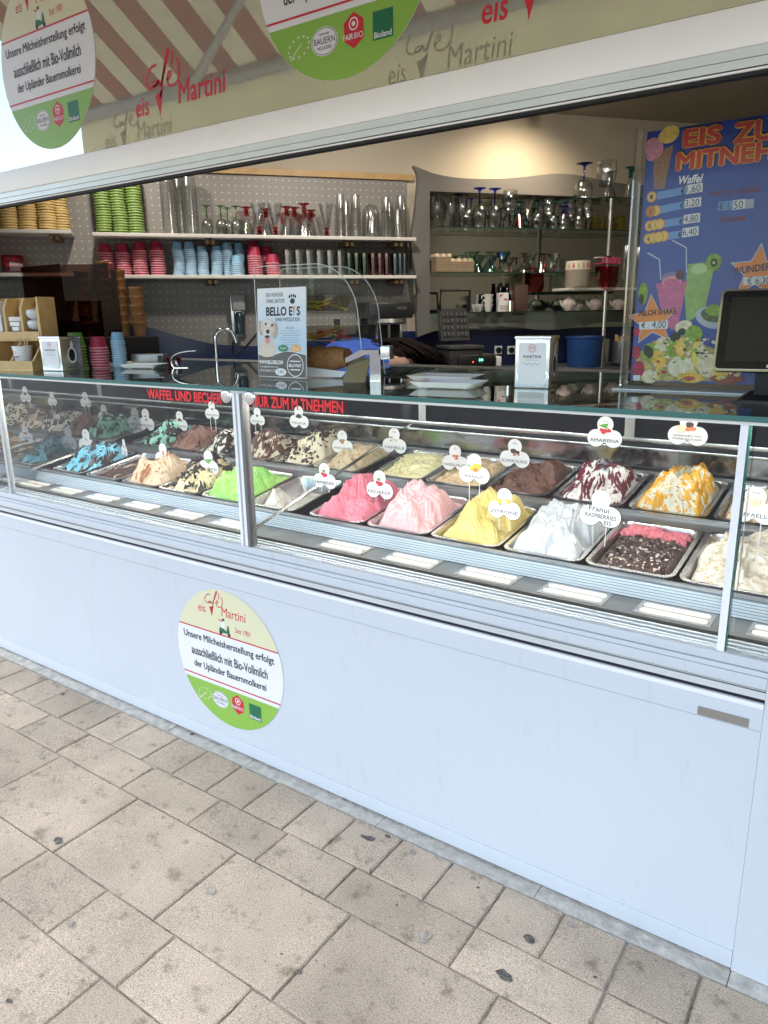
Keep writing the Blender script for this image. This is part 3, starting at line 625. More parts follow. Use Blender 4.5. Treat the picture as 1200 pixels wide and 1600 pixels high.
# ------------------------------------------------------------------ paper cups, mouth down in stacks
def cup_mesh(nm, r, hh, body, rim, bodyname, rimname, gap=None):
    b = MB(); n = 18
    b.slot(0).lathe([(r * .965, .003), (r * .72, hh), (0, hh)], n)
    b.slot(1).lathe([(r * .95, .0005), (r * 1.02, .0008), (r * 1.035, .0035), (r * 1.0, .006), (r * .955, .0062)], n)
    return b.mesh(nm, [mat(bodyname, body, .5), mat(rimname, rim, .5)], True)
CUP = {'green': cup_mesh('green_cup', .040, .062, (.085, .20, .025), (.30, .39, .12), 'cup_green', 'cup_green_rim'),
       'red': cup_mesh('red_cup', .0385, .050, (.36, .012, .055), (.62, .26, .30), 'cup_red', 'cup_red_rim'),
       'blue': cup_mesh('blue_cup', .0305, .042, (.21, .42, .60), (.42, .58, .72), 'cup_blue', 'cup_blue_rim'),
       'yellow': cup_mesh('yellow_cup', .044, .062, (.62, .40, .11), (.78, .60, .28), 'cup_yellow', 'cup_yellow_rim')}
def stack(kind, base, total, pitch, body_h, desc, group, order=0, lean=0.016):
    n = max(1, int(round((total - body_h) / pitch)) + 1); tone = {'green': 'green', 'red': 'crimson', 'blue': 'light blue', 'yellow': 'yellow'}[kind]
    ox = oy = 0.0
    for i in range(n):
        ox += random.uniform(-lean, lean) * .12; oy += random.uniform(-lean, lean) * .12
        o = link('paper_cup', CUP[kind], None, (base[0] + ox, base[1] + oy, base[2] + i * pitch + .0008), (random.uniform(-.02, .02), random.uniform(-.02, .02), random.uniform(0, 6.28)))
        k = n - 1 - i; pos = 'top cup' if k == 0 else (ORD[k] + ' from the top' if k < len(ORD) else 'low down')
        tag(o, f'{tone} cup, {pos} of the {desc}', 'paper cup', group)
SX = .1
for i, sc_ in enumerate((-.021, .052, .125)):
    stack('green', wp(sc_, 1.8905, SX), .36, .0128, .062, ('left', 'middle', 'right')[i] + ' green stack on upper shelf', 'green cup stacks on the upper shelf')
for i, (sc_, hh) in enumerate(((-.024, .162), (.05, .162), (.126, .172), (.203, .168))):
    stack('red', wp(sc_, 1.7055, SX), hh, .0118, .050, ORD[i] + ' crimson stack on lower shelf', 'crimson cup stacks on the lower shelf')
for i, (sc_, hh, dd) in enumerate(((.30, .172, .1), (.36, .172, .1), (.42, .145, .1), (.48, .145, .1), (.541, .170, .1), (.601, .170, .08), (.576, .104, .15))):
    stack('blue', wp(sc_, 1.7055, dd), hh, .0098, .042, (ORD[i] + ' blue stack on lower shelf') if i < 6 else 'short blue stack at the shelf front', 'blue cup stacks on the lower shelf')
for i, (sc_, hh, dd) in enumerate(((.665, .178, .055), (.668, .150, .14), (.742, .16, .06), (.757, .105, .14))):
    stack('red', wp(sc_, 1.7055, dd), hh, .0118, .050, ('rear crimson stack beside blue cups', 'front crimson stack beside blue cups', 'rear crimson stack beside tumblers', 'front crimson stack beside tumblers')[i], 'crimson cup stacks beside the blue ones')
for i, sc_ in enumerate((-.425, -.343, -.262, -.205)):
    stack('yellow', wp(sc_, 1.8985, .10 if i < 3 else .06), .26, .0125, .062, ORD[i] + ' yellow stack at far left', 'yellow cup stacks at the far left')

# ------------------------------------------------------------------ glassware
GC = glass('glassware', (.95, .96, .96), (.60, .62, .62), ior=1.55, boost=.06, rough=.03)
GPL = glass('plastic_cup', (.86, .87, .86), (.50, .51, .50), ior=1.5, rough=.22, boost=.10)
def cg(n, t, e): return glass(n, [c ** .5 for c in t], [c ** .55 for c in e], ior=1.5, boost=.04)
G_RED = cg('red_glass', (.55, .02, .03), (.20, .0, .005)); G_GRN = cg('green_glass', (.20, .50, .12), (.05, .18, .03)); G_BLU = cg('cobalt_glass', (.03, .05, .55), (.005, .01, .20))
G_TEAL = cg('teal_glass', (.05, .38, .52), (.01, .14, .22)); G_YEL = cg('yellow_glass', (.75, .66, .12), (.40, .33, .03)); G_PRED = cg('pale_red_glass', (.55, .20, .22), (.22, .05, .06))
G_PGRN = cg('pale_green_glass', (.22, .42, .20), (.06, .16, .06)); G_PBLU = cg('pale_blue_glass', (.25, .40, .52), (.08, .16, .22)); G_AQUA = cg('aqua_glass', (.60, .80, .74), (.20, .36, .32))
def goblet(name, label, cat, loc, H, rb, foot, inverted=False, kind='wine', bowl=GC, group=None, rz=0.0):
    """stemmed glass: bowl, stem and foot; standing on its foot or upside down"""
    t_ = thing(name, label, cat, loc, (0, 0, 0), group); f = Vector((0, 0, 0))
    if kind == 'wine': pb_ = [(.10, .40), (.55, .44), (.86, .55), (.95, .70), (.82, 1.0), (.79, 1.0), (.91, .70), (.82, .56), (.5, .455), (0, .43)]; st_ = [(.80, 0), (.78, .012), (.30, .035), (.12, .08), (.10, .25), (.12, .40)]
    elif kind == 'sundae': pb_ = [(.25, .30), (.36, .36), (.52, .52), (.74, .74), (1.0, 1.0), (.97, 1.0), (.70, .74), (.48, .53), (.30, .38), (0, .34)]; st_ = [(.82, 0), (.80, .015), (.42, .04), (.34, .07), (.22, .10), (.36, .15), (.22, .19), (.36, .24), (.25, .30)]
    elif kind == 'flute': pb_ = [(.12, .36), (.5, .42), (.8, .55), (.88, .75), (.86, 1.0), (.83, 1.0), (.84, .75), (.75, .56), (.45, .44), (0, .40)]; st_ = [(.85, 0), (.83, .012), (.35, .035), (.18, .10), (.28, .17), (.16, .24), (.26, .30), (.12, .36)]
    elif kind == 'martini': pb_ = [(.06, .42), (.10, .45), (1.0, 1.0), (.97, 1.0), (.08, .47), (0, .46)]; st_ = [(.72, 0), (.70, .012), (.22, .03), (.12, .07), (.14, .25), (.10, .42)]
    else: pb_ = [(.25, .33), (.7, .38), (.95, .55), (1.0, .8), (.93, 1.0), (.90, 1.0), (.96, .8), (.9, .56), (.6, .41), (0, .39)]; st_ = [(.75, 0), (.73, .015), (.35, .05), (.26, .12), (.30, .22), (.25, .33)]
    def P(pr): return [(r * rb, (H - z * H) if inverted else z * H) for r, z in pr]
    MB().lathe(P(pb_), 20).build('bowl', bowl, t_, smooth=True)
    MB().lathe([(0, H if inverted else 0)] + P(st_), 16).build('foot', foot, t_, smooth=True)
    return t_
U1 = 1.8905; U2 = 1.7055
for i, (s, d) in enumerate(((.45, .12), (.516, .13), (.553, .07), (.588, .13))):
    goblet('sundae_glass', f'upturned clear glass with green foot, {ORD[i]} from left on upper shelf', 'glass', wp(s, U1, d), .148, .033, G_GRN, True, 'wine', group='green-footed glasses on the upper shelf')
for i, (s, d, inv, hh) in enumerate(((.648, .06, 1, .155), (.695, .14, 0, .165), (.775, .14, 0, .165), (.745, .05, 1, .15), (.845, .08, 1, .16), (.888, .06, 1, .16), (.925, .12, 1, .172), (.975, .05, 1, .15), (1.035, .13, 0, .172))):
    goblet('sundae_glass', ('upturned' if inv else 'upright') + f' clear sundae glass with red foot, {ORD[i]} from left on upper shelf', 'glass', wp(s, U1, d), hh, .041, G_RED, bool(inv), 'sundae', group='red-footed sundae glasses on the upper shelf')
def plastic_stack(label, s, h, d, r, H, pitch=.009, grp=None, m=GPL, r1=.8):
    b = MB(); prof = []; n = int((H - .07) / pitch); 
    for i in range(n): z = i * pitch; prof += [(r * 1.0, z), (r * 1.04, z + pitch * .25), (r * 1.0, z + pitch * .55), (r * .975, z + pitch * .6)]
    z = n * pitch; prof += [(r * 1.03, z), (r * .97, z + .004), (r * r1, H), (0, H)]
    return tag(b.lathe(prof, 18).build('plastic_cup_stack', m, None, smooth=True, loc=wp(s, h, d)), label, 'cup stack', grp)
plastic_stack('tall nested stack of clear cups beside green cups, left one', .279, U1, .11, .040, .33); plastic_stack('tall nested stack of clear cups behind two others', .33, U1, .06, .036, .31); plastic_stack('tall nested stack of clear cups next to green-footed glasses', .374, U1, .12, .040, .31)
for i, (s, d, r, H) in enumerate(((1.117, .1, .026, .228), (1.155, .06, .024, .20), (1.196, .1, .028, .227), (1.268, .15, .034, .095), (1.359, .1, .030, .218), (1.39, .06, .024, .20), (1.437, .1, .031, .228), (1.405, .15, .022, .15))):
    plastic_stack(f'clear plastic cup stack, {ORD[i]} from left at right end of upper shelf', s, U1, d, r, H, grp='clear cup stacks at the right end of the upper shelf')
dl = MB().lathe([(.050, 0), (.052, .004), (.050, .03), (.050, .11), (.046, .145), (.034, .172), (.016, .184), (0, .187)], 22).build('dome_lid_stack', GPL, None, smooth=True, loc=wp(1.278, U1, .09)); tag(dl, 'rounded stack of clear dome lids among the clear cups', 'lid stack')
def tumbler(label, s, d, r, H, m, grp, h=U2):
    t_ = MB().lathe([(0, 0), (r * .86, 0), (r * .90, .004), (r, H), (r * .95, H), (r * .85, .012), (0, .010)], 18).build('tumbler', m, None, smooth=True, loc=wp(s, h, d)); return tag(t_, label, 'tumbler', grp)
for i in range(6): tumbler(f'tall clear tumbler, {ORD[i]} from left in front row on lower shelf', .83 + i * .054, .14, .0275, .138, GC, 'clear tumblers on the lower shelf')
for i in range(5): tumbler(f'tall clear tumbler, {ORD[i]} from left in rear row on lower shelf', .857 + i * .054, .07, .0275, .142, GC, 'clear tumblers on the lower shelf')
for nm, m_, ss in (('green', G_PGRN, (1.150, 1.19, 1.232, 1.212)), ('red', G_PRED, (1.278, 1.315, 1.352)), ('blue', G_PBLU, (1.398, 1.425, 1.448))):
    for i, s in enumerate(ss): tumbler(f'pale {nm} tinted tumbler, {ORD[i]} of the {nm} ones', s, .13 if i != 3 else .06, .0255, .122, m_, f'{nm} tumblers on the lower shelf')

# ------------------------------------------------------------------ wavy mirror unit with glass shelves
M_UNIT = mat('grey_lacquer', (0.150, 0.142, 0.132), 0.35, var=0.03, scale=3)
M_MIRROR = mat('bar_mirror', (0.42, 0.45, 0.44), 0.03, metal=1.0)
mu = wthing('mirror_unit', 'grey wavy-edged mirror unit with glass shelves on the back wall', 'mirror unit', 0, 1.5, 0)
TOPW = smooth_path([(1.503, 2.243), (1.56, 2.226), (1.624, 2.209), (1.76, 2.194), (1.969, 2.197), (2.123, 2.212), (2.292, 2.233), (2.40, 2.236), (2.479, 2.23), (2.673, 2.206), (2.9, 2.195), (3.2, 2.21)], 5)
BOTW = smooth_path([(1.522, 1.391), (1.651, 1.425), (1.866, 1.438), (2.076, 1.434), (2.267, 1.414), (2.462, 1.421), (2.728, 1.451), (3.2, 1.43)], 5)
LEFT = smooth_path([(1.503, 2.243), (1.527, 2.19), (1.520, 2.10), (1.512, 2.026), (1.488, 1.875), (1.502, 1.774), (1.518, 1.68), (1.522, 1.601), (1.518, 1.5), (1.522, 1.391)], 5)
MX0, MX1, MZ0, MZ1 = 1.591, 3.0, 1.511, 2.125
def U(p): return (p[0] * K, (p[1] - 1.5) * K)
D0, D1 = -.12 * K, -.085 * K
tp = [p for p in TOPW if p[0] >= MX0]; bt = [p for p in BOTW if p[0] >= MX0]
def interp(L_, x):
    for a, c in zip(L_, L_[1:]):
        if a[0] <= x <= c[0]: return a[1] + (c[1] - a[1]) * (x - a[0]) / (c[0] - a[0] + 1e-9)
    return L_[-1][1]
topp = [U((MX0, MZ1)), U((3.2, MZ1))] + [U(p) for p in tp[::-1]] + [U((MX0, interp(TOPW, MX0)))]
botp = [U((MX0, MZ0))] + [U((MX0, interp(BOTW, MX0)))] + [U(p) for p in bt] + [U((3.2, MZ0))]
lefp = [U((MX0, interp(BOTW, MX0)))] + [U((MX0, interp(TOPW, MX0)))] + [U(p) for p in TOPW[::-1] if p[0] < MX0] + [U(p) for p in LEFT[1:-1]] + [U(p) for p in BOTW if p[0] < MX0]
for nm, pl_ in (('top_rail', topp), ('bottom_rail', botp), ('side_panel', lefp)): MB().prism(pl_, D0, D1, 'y').build(nm, M_UNIT, mu)
box('mirror', M_MIRROR, mu, (MX0 - .01) * K, 3.1 * K, -.026, -.020, (MZ0 - .01 - 1.5) * K, (MZ1 + .01 - 1.5) * K)
box('mirror_reveal', mat('dark_reveal', (.03, .03, .03), .4), mu, (MX0 - .004) * K, MX0 * K, D1, -.027, (MZ0 - 1.5) * K, (MZ1 - 1.5) * K)
G_SH = glass('shelf_glass', (.80, .92, .88)); M_GED = mat('shelf_edge', (.01, .035, .03), .15)
def gshelf(h, s1, d):
    pl_ = [(MX0 * K, -.03), (MX0 * K, -d * K)] + [((s1 - .22 + .22 * math.sin(a)) * K, -(d - (d - .04) * (1 - math.cos(a))) * K) for a in [i * PI / 16 for i in range(9)]]
    MB().prism(pl_[::-1], (h - 1.5) * K - .006, (h - 1.5) * K, 'z').build('glass_shelf', G_SH, mu)
    MB().prism([(a, b - .001) for a, b in pl_[1:]] + [(a, b + .004) for a, b in pl_[1:]][::-1], (h - 1.5) * K - .0062, (h - 1.5) * K + .0002, 'z').build('shelf_edge', M_GED, mu)
gshelf(1.945, 2.9, .22); gshelf(1.722, 2.75, .22); gshelf(1.517, 3.0, .22)
S1, S2, S3 = 1.9455, 1.7225, 1.5175
for i, (s, d) in enumerate(((1.615, .16), (1.655, .1), (1.69, .17), (1.725, .1), (1.755, .16), (1.63, .07))):
    goblet('champagne_flute', f'clear champagne flute, {ORD[i]} of the flutes on the top glass shelf', 'flute', wp(s, S1, d), .168, .030, GC, False, 'flute', group='champagne flutes on the top glass shelf')
for s, d, lb in ((1.845, .18, 'upturned wine glass with cobalt stem, left of the pair'), (1.932, .18, 'upturned wine glass with cobalt stem, right of the pair'), (1.815, .08, 'upturned cobalt-stemmed glass half hidden behind the pair')):
    goblet('wine_glass', lb, 'wine glass', wp(s, S1, d), .212, .046, G_BLU, True, 'wine', group='cobalt glasses')
goblet('wine_glass', 'upright balloon glass with cobalt stem beside the upturned pair', 'wine glass', wp(2.02, S1, .18), .205, .050, G_BLU, False, 'wine')
for i, (s, d, inv, kd, ft, bw, hh, rb) in enumerate(((2.085, .16, 1, 'martini', G_TEAL, G_PRED, .15, .052), (2.13, .17, 0, 'martini', G_TEAL, GC, .165, .052), (2.195, .16, 1, 'wine', G_TEAL, GC, .16, .044), (2.25, .18, 0, 'wine', G_TEAL, GC, .168, .042), (2.305, .14, 1, 'wine', G_TEAL, GC, .155, .044), (2.345, .18, 1, 'round', G_BLU, GC, .13, .042), (2.40, .15, 0, 'wine', G_TEAL, GC, .15, .036), (2.44, .18, 1, 'round', GC, GC, .12, .040), (2.50, .16, 0, 'wine', G_TEAL, GC, .14, .034))):
    goblet('cocktail_glass' if kd == 'martini' else 'stem_glass', ('upturned' if inv else 'upright') + f' {"cocktail" if kd == "martini" else "stemmed"} glass, {ORD[i]} from left in the teal row', 'glass', wp(s, S1, d), hh, rb, ft, bool(inv), kd, bw, group='teal-stemmed glasses on the top glass shelf')
for i, s in enumerate((2.555, 2.64, 2.715)): tag(MB().lathe([(.040, 0), (.026, .085), (.024, .086), (0, .086)], 16).build('yellow_glass_bowl', G_YEL, None, smooth=True, loc=wp(s, S1, .16)), f'upturned yellow tinted glass, {ORD[i]} from left behind the steel pole', 'glass', 'yellow glasses')
for i, (s, d, inv) in enumerate(((1.81, .17, 0), (1.86, .12, 1), (1.905, .17, 1), (1.955, .1, 1), (1.985, .18, 0), (2.03, .1, 0))):
    goblet('cocktail_glass', ('upturned' if inv else 'upright') + f' pale green cocktail glass, {ORD[i]} from left on middle glass shelf', 'cocktail glass', wp(s, S2, d), .115, .046, G_AQUA, bool(inv), 'martini', G_AQUA, group='pale green cocktail glasses')
for i, (s, d, inv) in enumerate(((2.115, .17, 1), (2.165, .15, 0), (2.22, .17, 1), (2.255, .14, 1), (2.30, .17, 0))):
    goblet('cocktail_glass', ('upturned' if inv else 'upright') + f' red-stemmed cocktail glass, {ORD[i]} from left on middle glass shelf', 'cocktail glass', wp(s, S2, d), .108, .044, G_RED, bool(inv), 'martini', GC, group='red-stemmed cocktail glasses')
# paper packs on the middle glass shelf
M_PACK = mat('brown_pack', (.30, .22, .14), .7, var=.2, scale=90); M_PACKT = mat('cream_pack', (.66, .56, .38), .7)
for lb, s, w_, hh in (('tall brown stack of paper cake trays on the middle glass shelf', 1.645, .085, .085), ('wide brown stack of paper cake trays beside the taller one', 1.75, .135, .060)):
    t_ = wthing('paper_tray_stack', lb, 'tray stack', s, S2, .14)
    n = int(hh / .0085)
    for i in range(n): box('tray', M_PACK, t_, -w_ / 2 * K * random.uniform(.97, 1), w_ / 2 * K * random.uniform(.97, 1), -.05, .05, i * .0085, i * .0085 + .0062)
    for x in range(4 if w_ > .1 else 3): MB().prism([(-.012, 0), (.012, 0), (.009, .016), (-.009, .016)], -.046, .046, 'y').build('tray_lip', M_PACKT, t_, loc=((x / (3 if w_ > .1 else 2) - .5) * w_ * .8 * K, 0, n * .0085))
# bottom glass shelf
M_PORC = mat('white_porcelain', (.70, .68, .64), .15, coat=.5)
for i, (s, d, z) in enumerate(((1.86, .16, 0), (1.912, .17, 0), (1.912, .17, .028), (1.912, .17, .056), (1.87, .1, 0))):
    t_ = thing('tea_cup', f'small white cup, {("single one", "bottom of the stack", "middle of the stack", "top of the stack", "one behind the single")[i]} behind the waffle iron', 'cup', wp(s, S3, d) + Vector((0, 0, z)), (0, 0, 1.0 + i), 'white cups on the bottom glass shelf')
    MB().lathe([(0, 0), (.016, 0), (.018, .004), (.030, .045), (.028, .045), (.016, .008), (0, .007)], 16).build('bowl', M_PORC, t_, smooth=True)
    MB().tube([(.026, 0, .036), (.042, 0, .034), (.044, 0, .022), (.034, 0, .012), (.022, 0, .014)], .0032, 6).build('handle', M_PORC, t_, smooth=True)
t_ = wthing('sugar_carton', 'white carton with red print on the bottom glass shelf', 'carton', 2.0, S3, .16); box('carton', M_PWHT, t_, -.03, .03, -.02, .02, 0, .108)
pf = link('front_print', None, t_, (0, -.0205, .05), UPRIGHT); flat(pf, 'print', [(-.026, .030), (-.004, .05), (-.026, .05)], .0004, M_PRED); flat(pf, 'print', rrect(.012, .02, .022, .01, .003), .0004, M_PRED); flat(pf, 'print', rrect(0, -.028, .05, .03, .003), .0004, mat('print_pale', (.5, .46, .42), .5))
tag(MB().lathe([(0, 0), (.020, 0), (.020, .06), (.018, .062), (.018, .004), (0, .004)], 18).build('steel_shaker', M_CHROME, None, smooth=True, loc=wp(2.025, S3, .21)), 'small steel shaker in front of the white carton', 'shaker')
tag(wbuild(MB().box(-.042, .042, -.03, .03, 0, .155), 'brown_canister', mat('brown_canister', (.10, .055, .045), .4), None, 2.115, S3, .14, bevel=.006), 'dark brown canister on the bottom glass shelf', 'canister')
for i, s in enumerate((2.03, 2.07)): tag(MB().lathe([(0, 0), (.026, 0), (.027, .09), (.012, .125), (.011, .17), (0, .17)], 14).build('dark_bottle', mat('dark_bottle', (.012, .01, .012), .1), None, smooth=True, loc=wp(s, S3, .07)), f'dark bottle, {("left", "right")[i]} of two behind the carton', 'bottle', 'dark bottles')
# ------------------------------------------------------------------ pole with quarter shelves, plates and teapots at the right
ps = wthing('pole_shelf', 'steel pole carrying curved glass shelves in front of the mirror', 'pole shelf', 2.49, 1.5, .40)
MB().tube([(0, 0, -1.45), (0, 0, (2.075 - 1.5) * K)], .0135, 14).build('pole', M_STEEL, ps, smooth=True)
def qshelf(h, s0, s1, d0, nm='shelf_plate', m=G_SH, e=M_GED, th=.006):
    # plate with a rounded front left corner, back against the wall unit
    c = [((s0 - 2.49 + .18 - .18 * math.cos(a)) * K, ((.40 - d0) - .30 * math.sin(a)) * K + .0) for a in [i * PI / 16 for i in range(9)]]
    pl_ = [((s0 - 2.49) * K, .14)] + c + [((s1 - 2.49) * K, c[-1][1]), ((s1 - 2.49) * K, .14)]
    MB().prism(pl_, (h - 1.5) * K - th, (h - 1.5) * K, 'z').build(nm, m, ps)
    if e: MB().prism([(x, y - .0012) for x, y in pl_[1:-1]] + [(x, y + .003) for x, y in pl_[1:-1]][::-1], (h - 1.5) * K - th - .0002, (h - 1.5) * K + .0002, 'z').build('shelf_edge', e, ps)
qshelf(2.064, 2.20, 3.0, .22)
box('low_shelf', M_SHELF, ps, (2.25 - 2.49) * K, .45 * K, -.03, .16, (1.618 - 1.5) * K, (1.632 - 1.5) * K, bevel=.002)
QS = 2.0645
goblet('wine_glass', 'upturned large glass with cobalt foot on the curved glass shelf', 'wine glass', wp(2.365, QS, .33), .205, .058, G_BLU, True, 'wine')
goblet('water_goblet', 'upright thick clear goblet on the curved glass shelf', 'goblet', wp(2.478, QS, .36), .215, .058, GC, False, 'round')
goblet('stem_glass', 'upturned glass with turquoise foot behind the clear goblet', 'glass', wp(2.545, QS, .30), .175, .045, G_TEAL, True, 'sundae')
goblet('stem_glass', 'upturned glass with double turquoise foot next to the menu board', 'glass', wp(2.64, QS, .34), .195, .045, G_TEAL, True, 'sundae')
goblet('stem_glass', 'upturned turquoise-footed glass partly hidden by the menu board', 'glass', wp(2.70, QS, .30), .19, .045, G_TEAL, True, 'sundae')
M_BOWL = mat('patterned_bowl', (.66, .60, .50), .5)
LS = 1.6325
for i in range(9):
    o = MB().lathe([(.056, 0), (.072, .012), (.0735, .014), (.071, .0135), (.05, .002)], 24).build('paper_bowl', M_BOWL, None, smooth=True, loc=wp(2.315, LS, .40) + Vector((0, 0, i * .0105 + .001)))
    tag(o, f'cream paper bowl, {ORD[8 - i]} from the top of the bowl stack', 'bowl', 'cream bowl stack')
tb = thing('paper_bowl', 'upturned cream bowl with printed flower band topping the bowl stack', 'bowl', wp(2.315, LS, .40) + Vector((0, 0, .098)), group='cream bowl stack')
MB().lathe([(.073, 0), (.070, .045), (.066, .047), (0, .047)], 24).build('body', M_BOWL, tb, smooth=True)
for i in range(16):
    a = 2 * PI * i / 16; c_ = M_PRED if i % 3 == 0 else (M_PGRN if i % 3 == 1 else mat('print_pink', (.6, .25, .22), .5))
    MB().add([(.0735 * math.cos(a - .09), .0735 * math.sin(a - .09), .010), (.0735 * math.cos(a + .09), .0735 * math.sin(a + .09), .010), (.0722 * math.cos(a + .05), .0722 * math.sin(a + .05), .034), (.0722 * math.cos(a - .05), .0722 * math.sin(a - .05), .034)], [(0, 1, 2, 3)]).build('flower', c_, tb)
G_HOT = cg('pink_plastic', (.85, .05, .11), (.50, .01, .04))
for i in range(9):
    o = MB().lathe([(.050, 0), (.068, .03), (.070, .032), (.067, .031), (.048, .002), (0, .002)], 6).build('plastic_tub', G_HOT, None, loc=wp(2.475, LS, .42) + Vector((0, 0, i * .0105 + .001)), rot=(0, 0, .3))
    tag(o, f'translucent red plastic tub, {ORD[8 - i]} from the top of its stack', 'tub', 'red tub stack')
t_ = wthing('spoon_tray', 'pink tray holding spoons on top of the red tubs', 'tray', 2.475, LS, .42); t_.location.z += .13
b = MB()
for a in range(8): b.box(-.06 + a * .016, -.054 + a * .016, -.045, -.04, 0, .03)
b.box(-.062, .062, -.045, .045, 0, .004).box(-.062, .062, -.045, -.04, .028, .033); b.build('basket', mat('pink_basket', (.70, .06, .20), .4), t_)
box('napkin', M_PWHT, t_, -.07, .03, -.02, .035, .034, .038); MB().tube([(-.03, -.03, .042), (.05, -.01, .03)], .004, 6).build('spoon', M_BLACK, t_, smooth=True)
plastic_stack('tall nested stack of clear ribbed cups right of the red tubs', 2.605, LS, .40, .036, .235, .010); plastic_stack('tall nested stack of clear ribbed cups next to the menu board', 2.665, LS, .42, .036, .225, .010)
M_TPR = mat('rose_porcelain', (.66, .56, .50), .15, coat=.5, var=.25, scale=45)
for i, (s, d) in enumerate(((2.31, .33), (2.40, .26), (2.475, .32), (2.55, .26), (2.62, .32))):
    t_ = thing('tea_pot', f'flowered porcelain teapot, {ORD[i]} from left under the white shelf', 'teapot', wp(s, S3, d), (0, 0, WROT + .2), 'teapots on the bottom glass shelf')
    MB().lathe([(0, 0), (.024, 0), (.026, .006), (.042, .022), (.046, .038), (.036, .058), (.020, .066), (.012, .068), (.006, .074), (.007, .080), (0, .083)], 20).build('body', M_TPR if i % 2 == 0 else M_PORC, t_, smooth=True)
    MB().tube([(-.042, 0, .026), (-.058, 0, .036), (-.066, 0, .056)], [.010, .007, .005], 8).build('spout', M_PORC, t_, smooth=True)
    MB().tube([(.036, 0, .058), (.058, 0, .060), (.068, 0, .046), (.060, 0, .026), (.042, 0, .022)], .0038, 8).build('handle', M_PORC, t_, smooth=True)
# ================================================================== gelato tubs
PW, PD, PH = .236, .325, .12
def pan_mesh():
    b = MB(); n = None; vs_ = []; fs_ = []
    loops = [(PW, PD, .030, -.006), (PW, PD, .030, .0), (PW - .022, PD - .022, .024, .0), (PW - .030, PD - .030, .022, -.006), (PW - .05, PD - .05, .020, -PH), ]
    for w_, d_, r, z in loops:
        L_ = rrect(0, 0, w_, d_, r, 4); n = len(L_); vs_ += [(x, y, z) for x, y in L_]
    for j in range(len(loops) - 1): fs_ += [(j * n + i, j * n + (i + 1) % n, (j + 1) * n + (i + 1) % n, (j + 1) * n + i) for i in range(n)]
    fs_.append([(len(loops) - 1) * n + i for i in range(n)]); return b.add(vs_, fs_).mesh('pan', M_STEEL, True)
PAN = pan_mesh()
def gel_mat(name, base, dark=None, sauce=None, thr=.55, sscale=30, stretch=(1, 1, 1), sauce2=None, dist=6.0, flakes=None):
    m, t, b = _new(name); N = t.nodes; Lk = t.links
    tc = N.new('ShaderNodeTexCoord'); n1 = N.new('ShaderNodeTexNoise'); n1.inputs['Scale'].default_value = 60; n1.inputs['Detail'].default_value = 5; Lk.new(tc.outputs['Object'], n1.inputs['Vector'])
    r = N.new('ShaderNodeValToRGB'); dk = dark or [c * .84 for c in base]; r.color_ramp.elements[0].color = rgb(dk); r.color_ramp.elements[1].color = rgb(base); r.color_ramp.elements[0].position = .33; r.color_ramp.elements[1].position = .56
    Lk.new(n1.outputs['Fac'], r.inputs['Fac']); col = r.outputs['Color']; rough = None
    def over(sc, colr, th, st, seed, run=False):
        nonlocal col
        mp = N.new('ShaderNodeMapping'); mp.inputs['Scale'].default_value = st; mp.inputs['Location'].default_value = (seed, seed * .7, 0); Lk.new(tc.outputs['Object'], mp.inputs['Vector'])
        nn = N.new('ShaderNodeTexNoise'); nn.inputs['Scale'].default_value = sc; nn.inputs['Detail'].default_value = 3; nn.inputs['Distortion'].default_value = .6; Lk.new(mp.outputs[0], nn.inputs['Vector'])
        rr = N.new('ShaderNodeValToRGB'); rr.color_ramp.elements[0].position = th; rr.color_ramp.elements[1].position = th + .03; 
        if run:            # sauce runs along the folds
            at = N.new('ShaderNodeAttribute'); at.attribute_name = 'fold'; ma = N.new('ShaderNodeMath'); ma.operation = 'MULTIPLY_ADD'; ma.inputs[1].default_value = .13
            Lk.new(at.outputs['Fac'], ma.inputs[0]); Lk.new(nn.outputs['Fac'], ma.inputs[2]); Lk.new(ma.outputs[0], rr.inputs['Fac'])
        else: Lk.new(nn.outputs['Fac'], rr.inputs['Fac'])
        mx = N.new('ShaderNodeMix'); mx.data_type = 'RGBA'; mx.inputs[7].default_value = rgb(colr); Lk.new(rr.outputs['Color'], mx.inputs[0]); Lk.new(col, mx.inputs[6]); col = mx.outputs[2]; return rr.outputs['Color']
    f = None
    if sauce: f = over(sscale, sauce, thr, stretch, 1.3, True)
    if sauce2: over(sscale * 1.4, sauce2[0], sauce2[1], stretch, 4.1)
    if flakes: over(flakes[1], flakes[0], flakes[2], (1, 1, 1), 7.7)
    Lk.new(col, b.inputs['Base Color']); b.inputs['Roughness'].default_value = .38; b.inputs['Subsurface Weight'].default_value = .0; b.inputs['Subsurface Radius'].default_value = (.008, .006, .005); b.inputs['Subsurface Scale'].default_value = .6
    if f: 
        mr = N.new('ShaderNodeMapRange'); mr.inputs[3].default_value = .5; mr.inputs[4].default_value = .2; Lk.new(f, mr.inputs[0]); Lk.new(mr.outputs[0], b.inputs['Roughness'])
    n2 = N.new('ShaderNodeTexNoise'); n2.inputs['Scale'].default_value = 170; n2.inputs['Detail'].default_value = 4; Lk.new(tc.outputs['Object'], n2.inputs['Vector'])
    bp = N.new('ShaderNodeBump'); bp.inputs['Strength'].default_value = .35; bp.inputs['Distance'].default_value = .004; Lk.new(n2.outputs['Fac'], bp.inputs['Height']); Lk.new(bp.outputs['Normal'], b.inputs['Normal'])
    return m
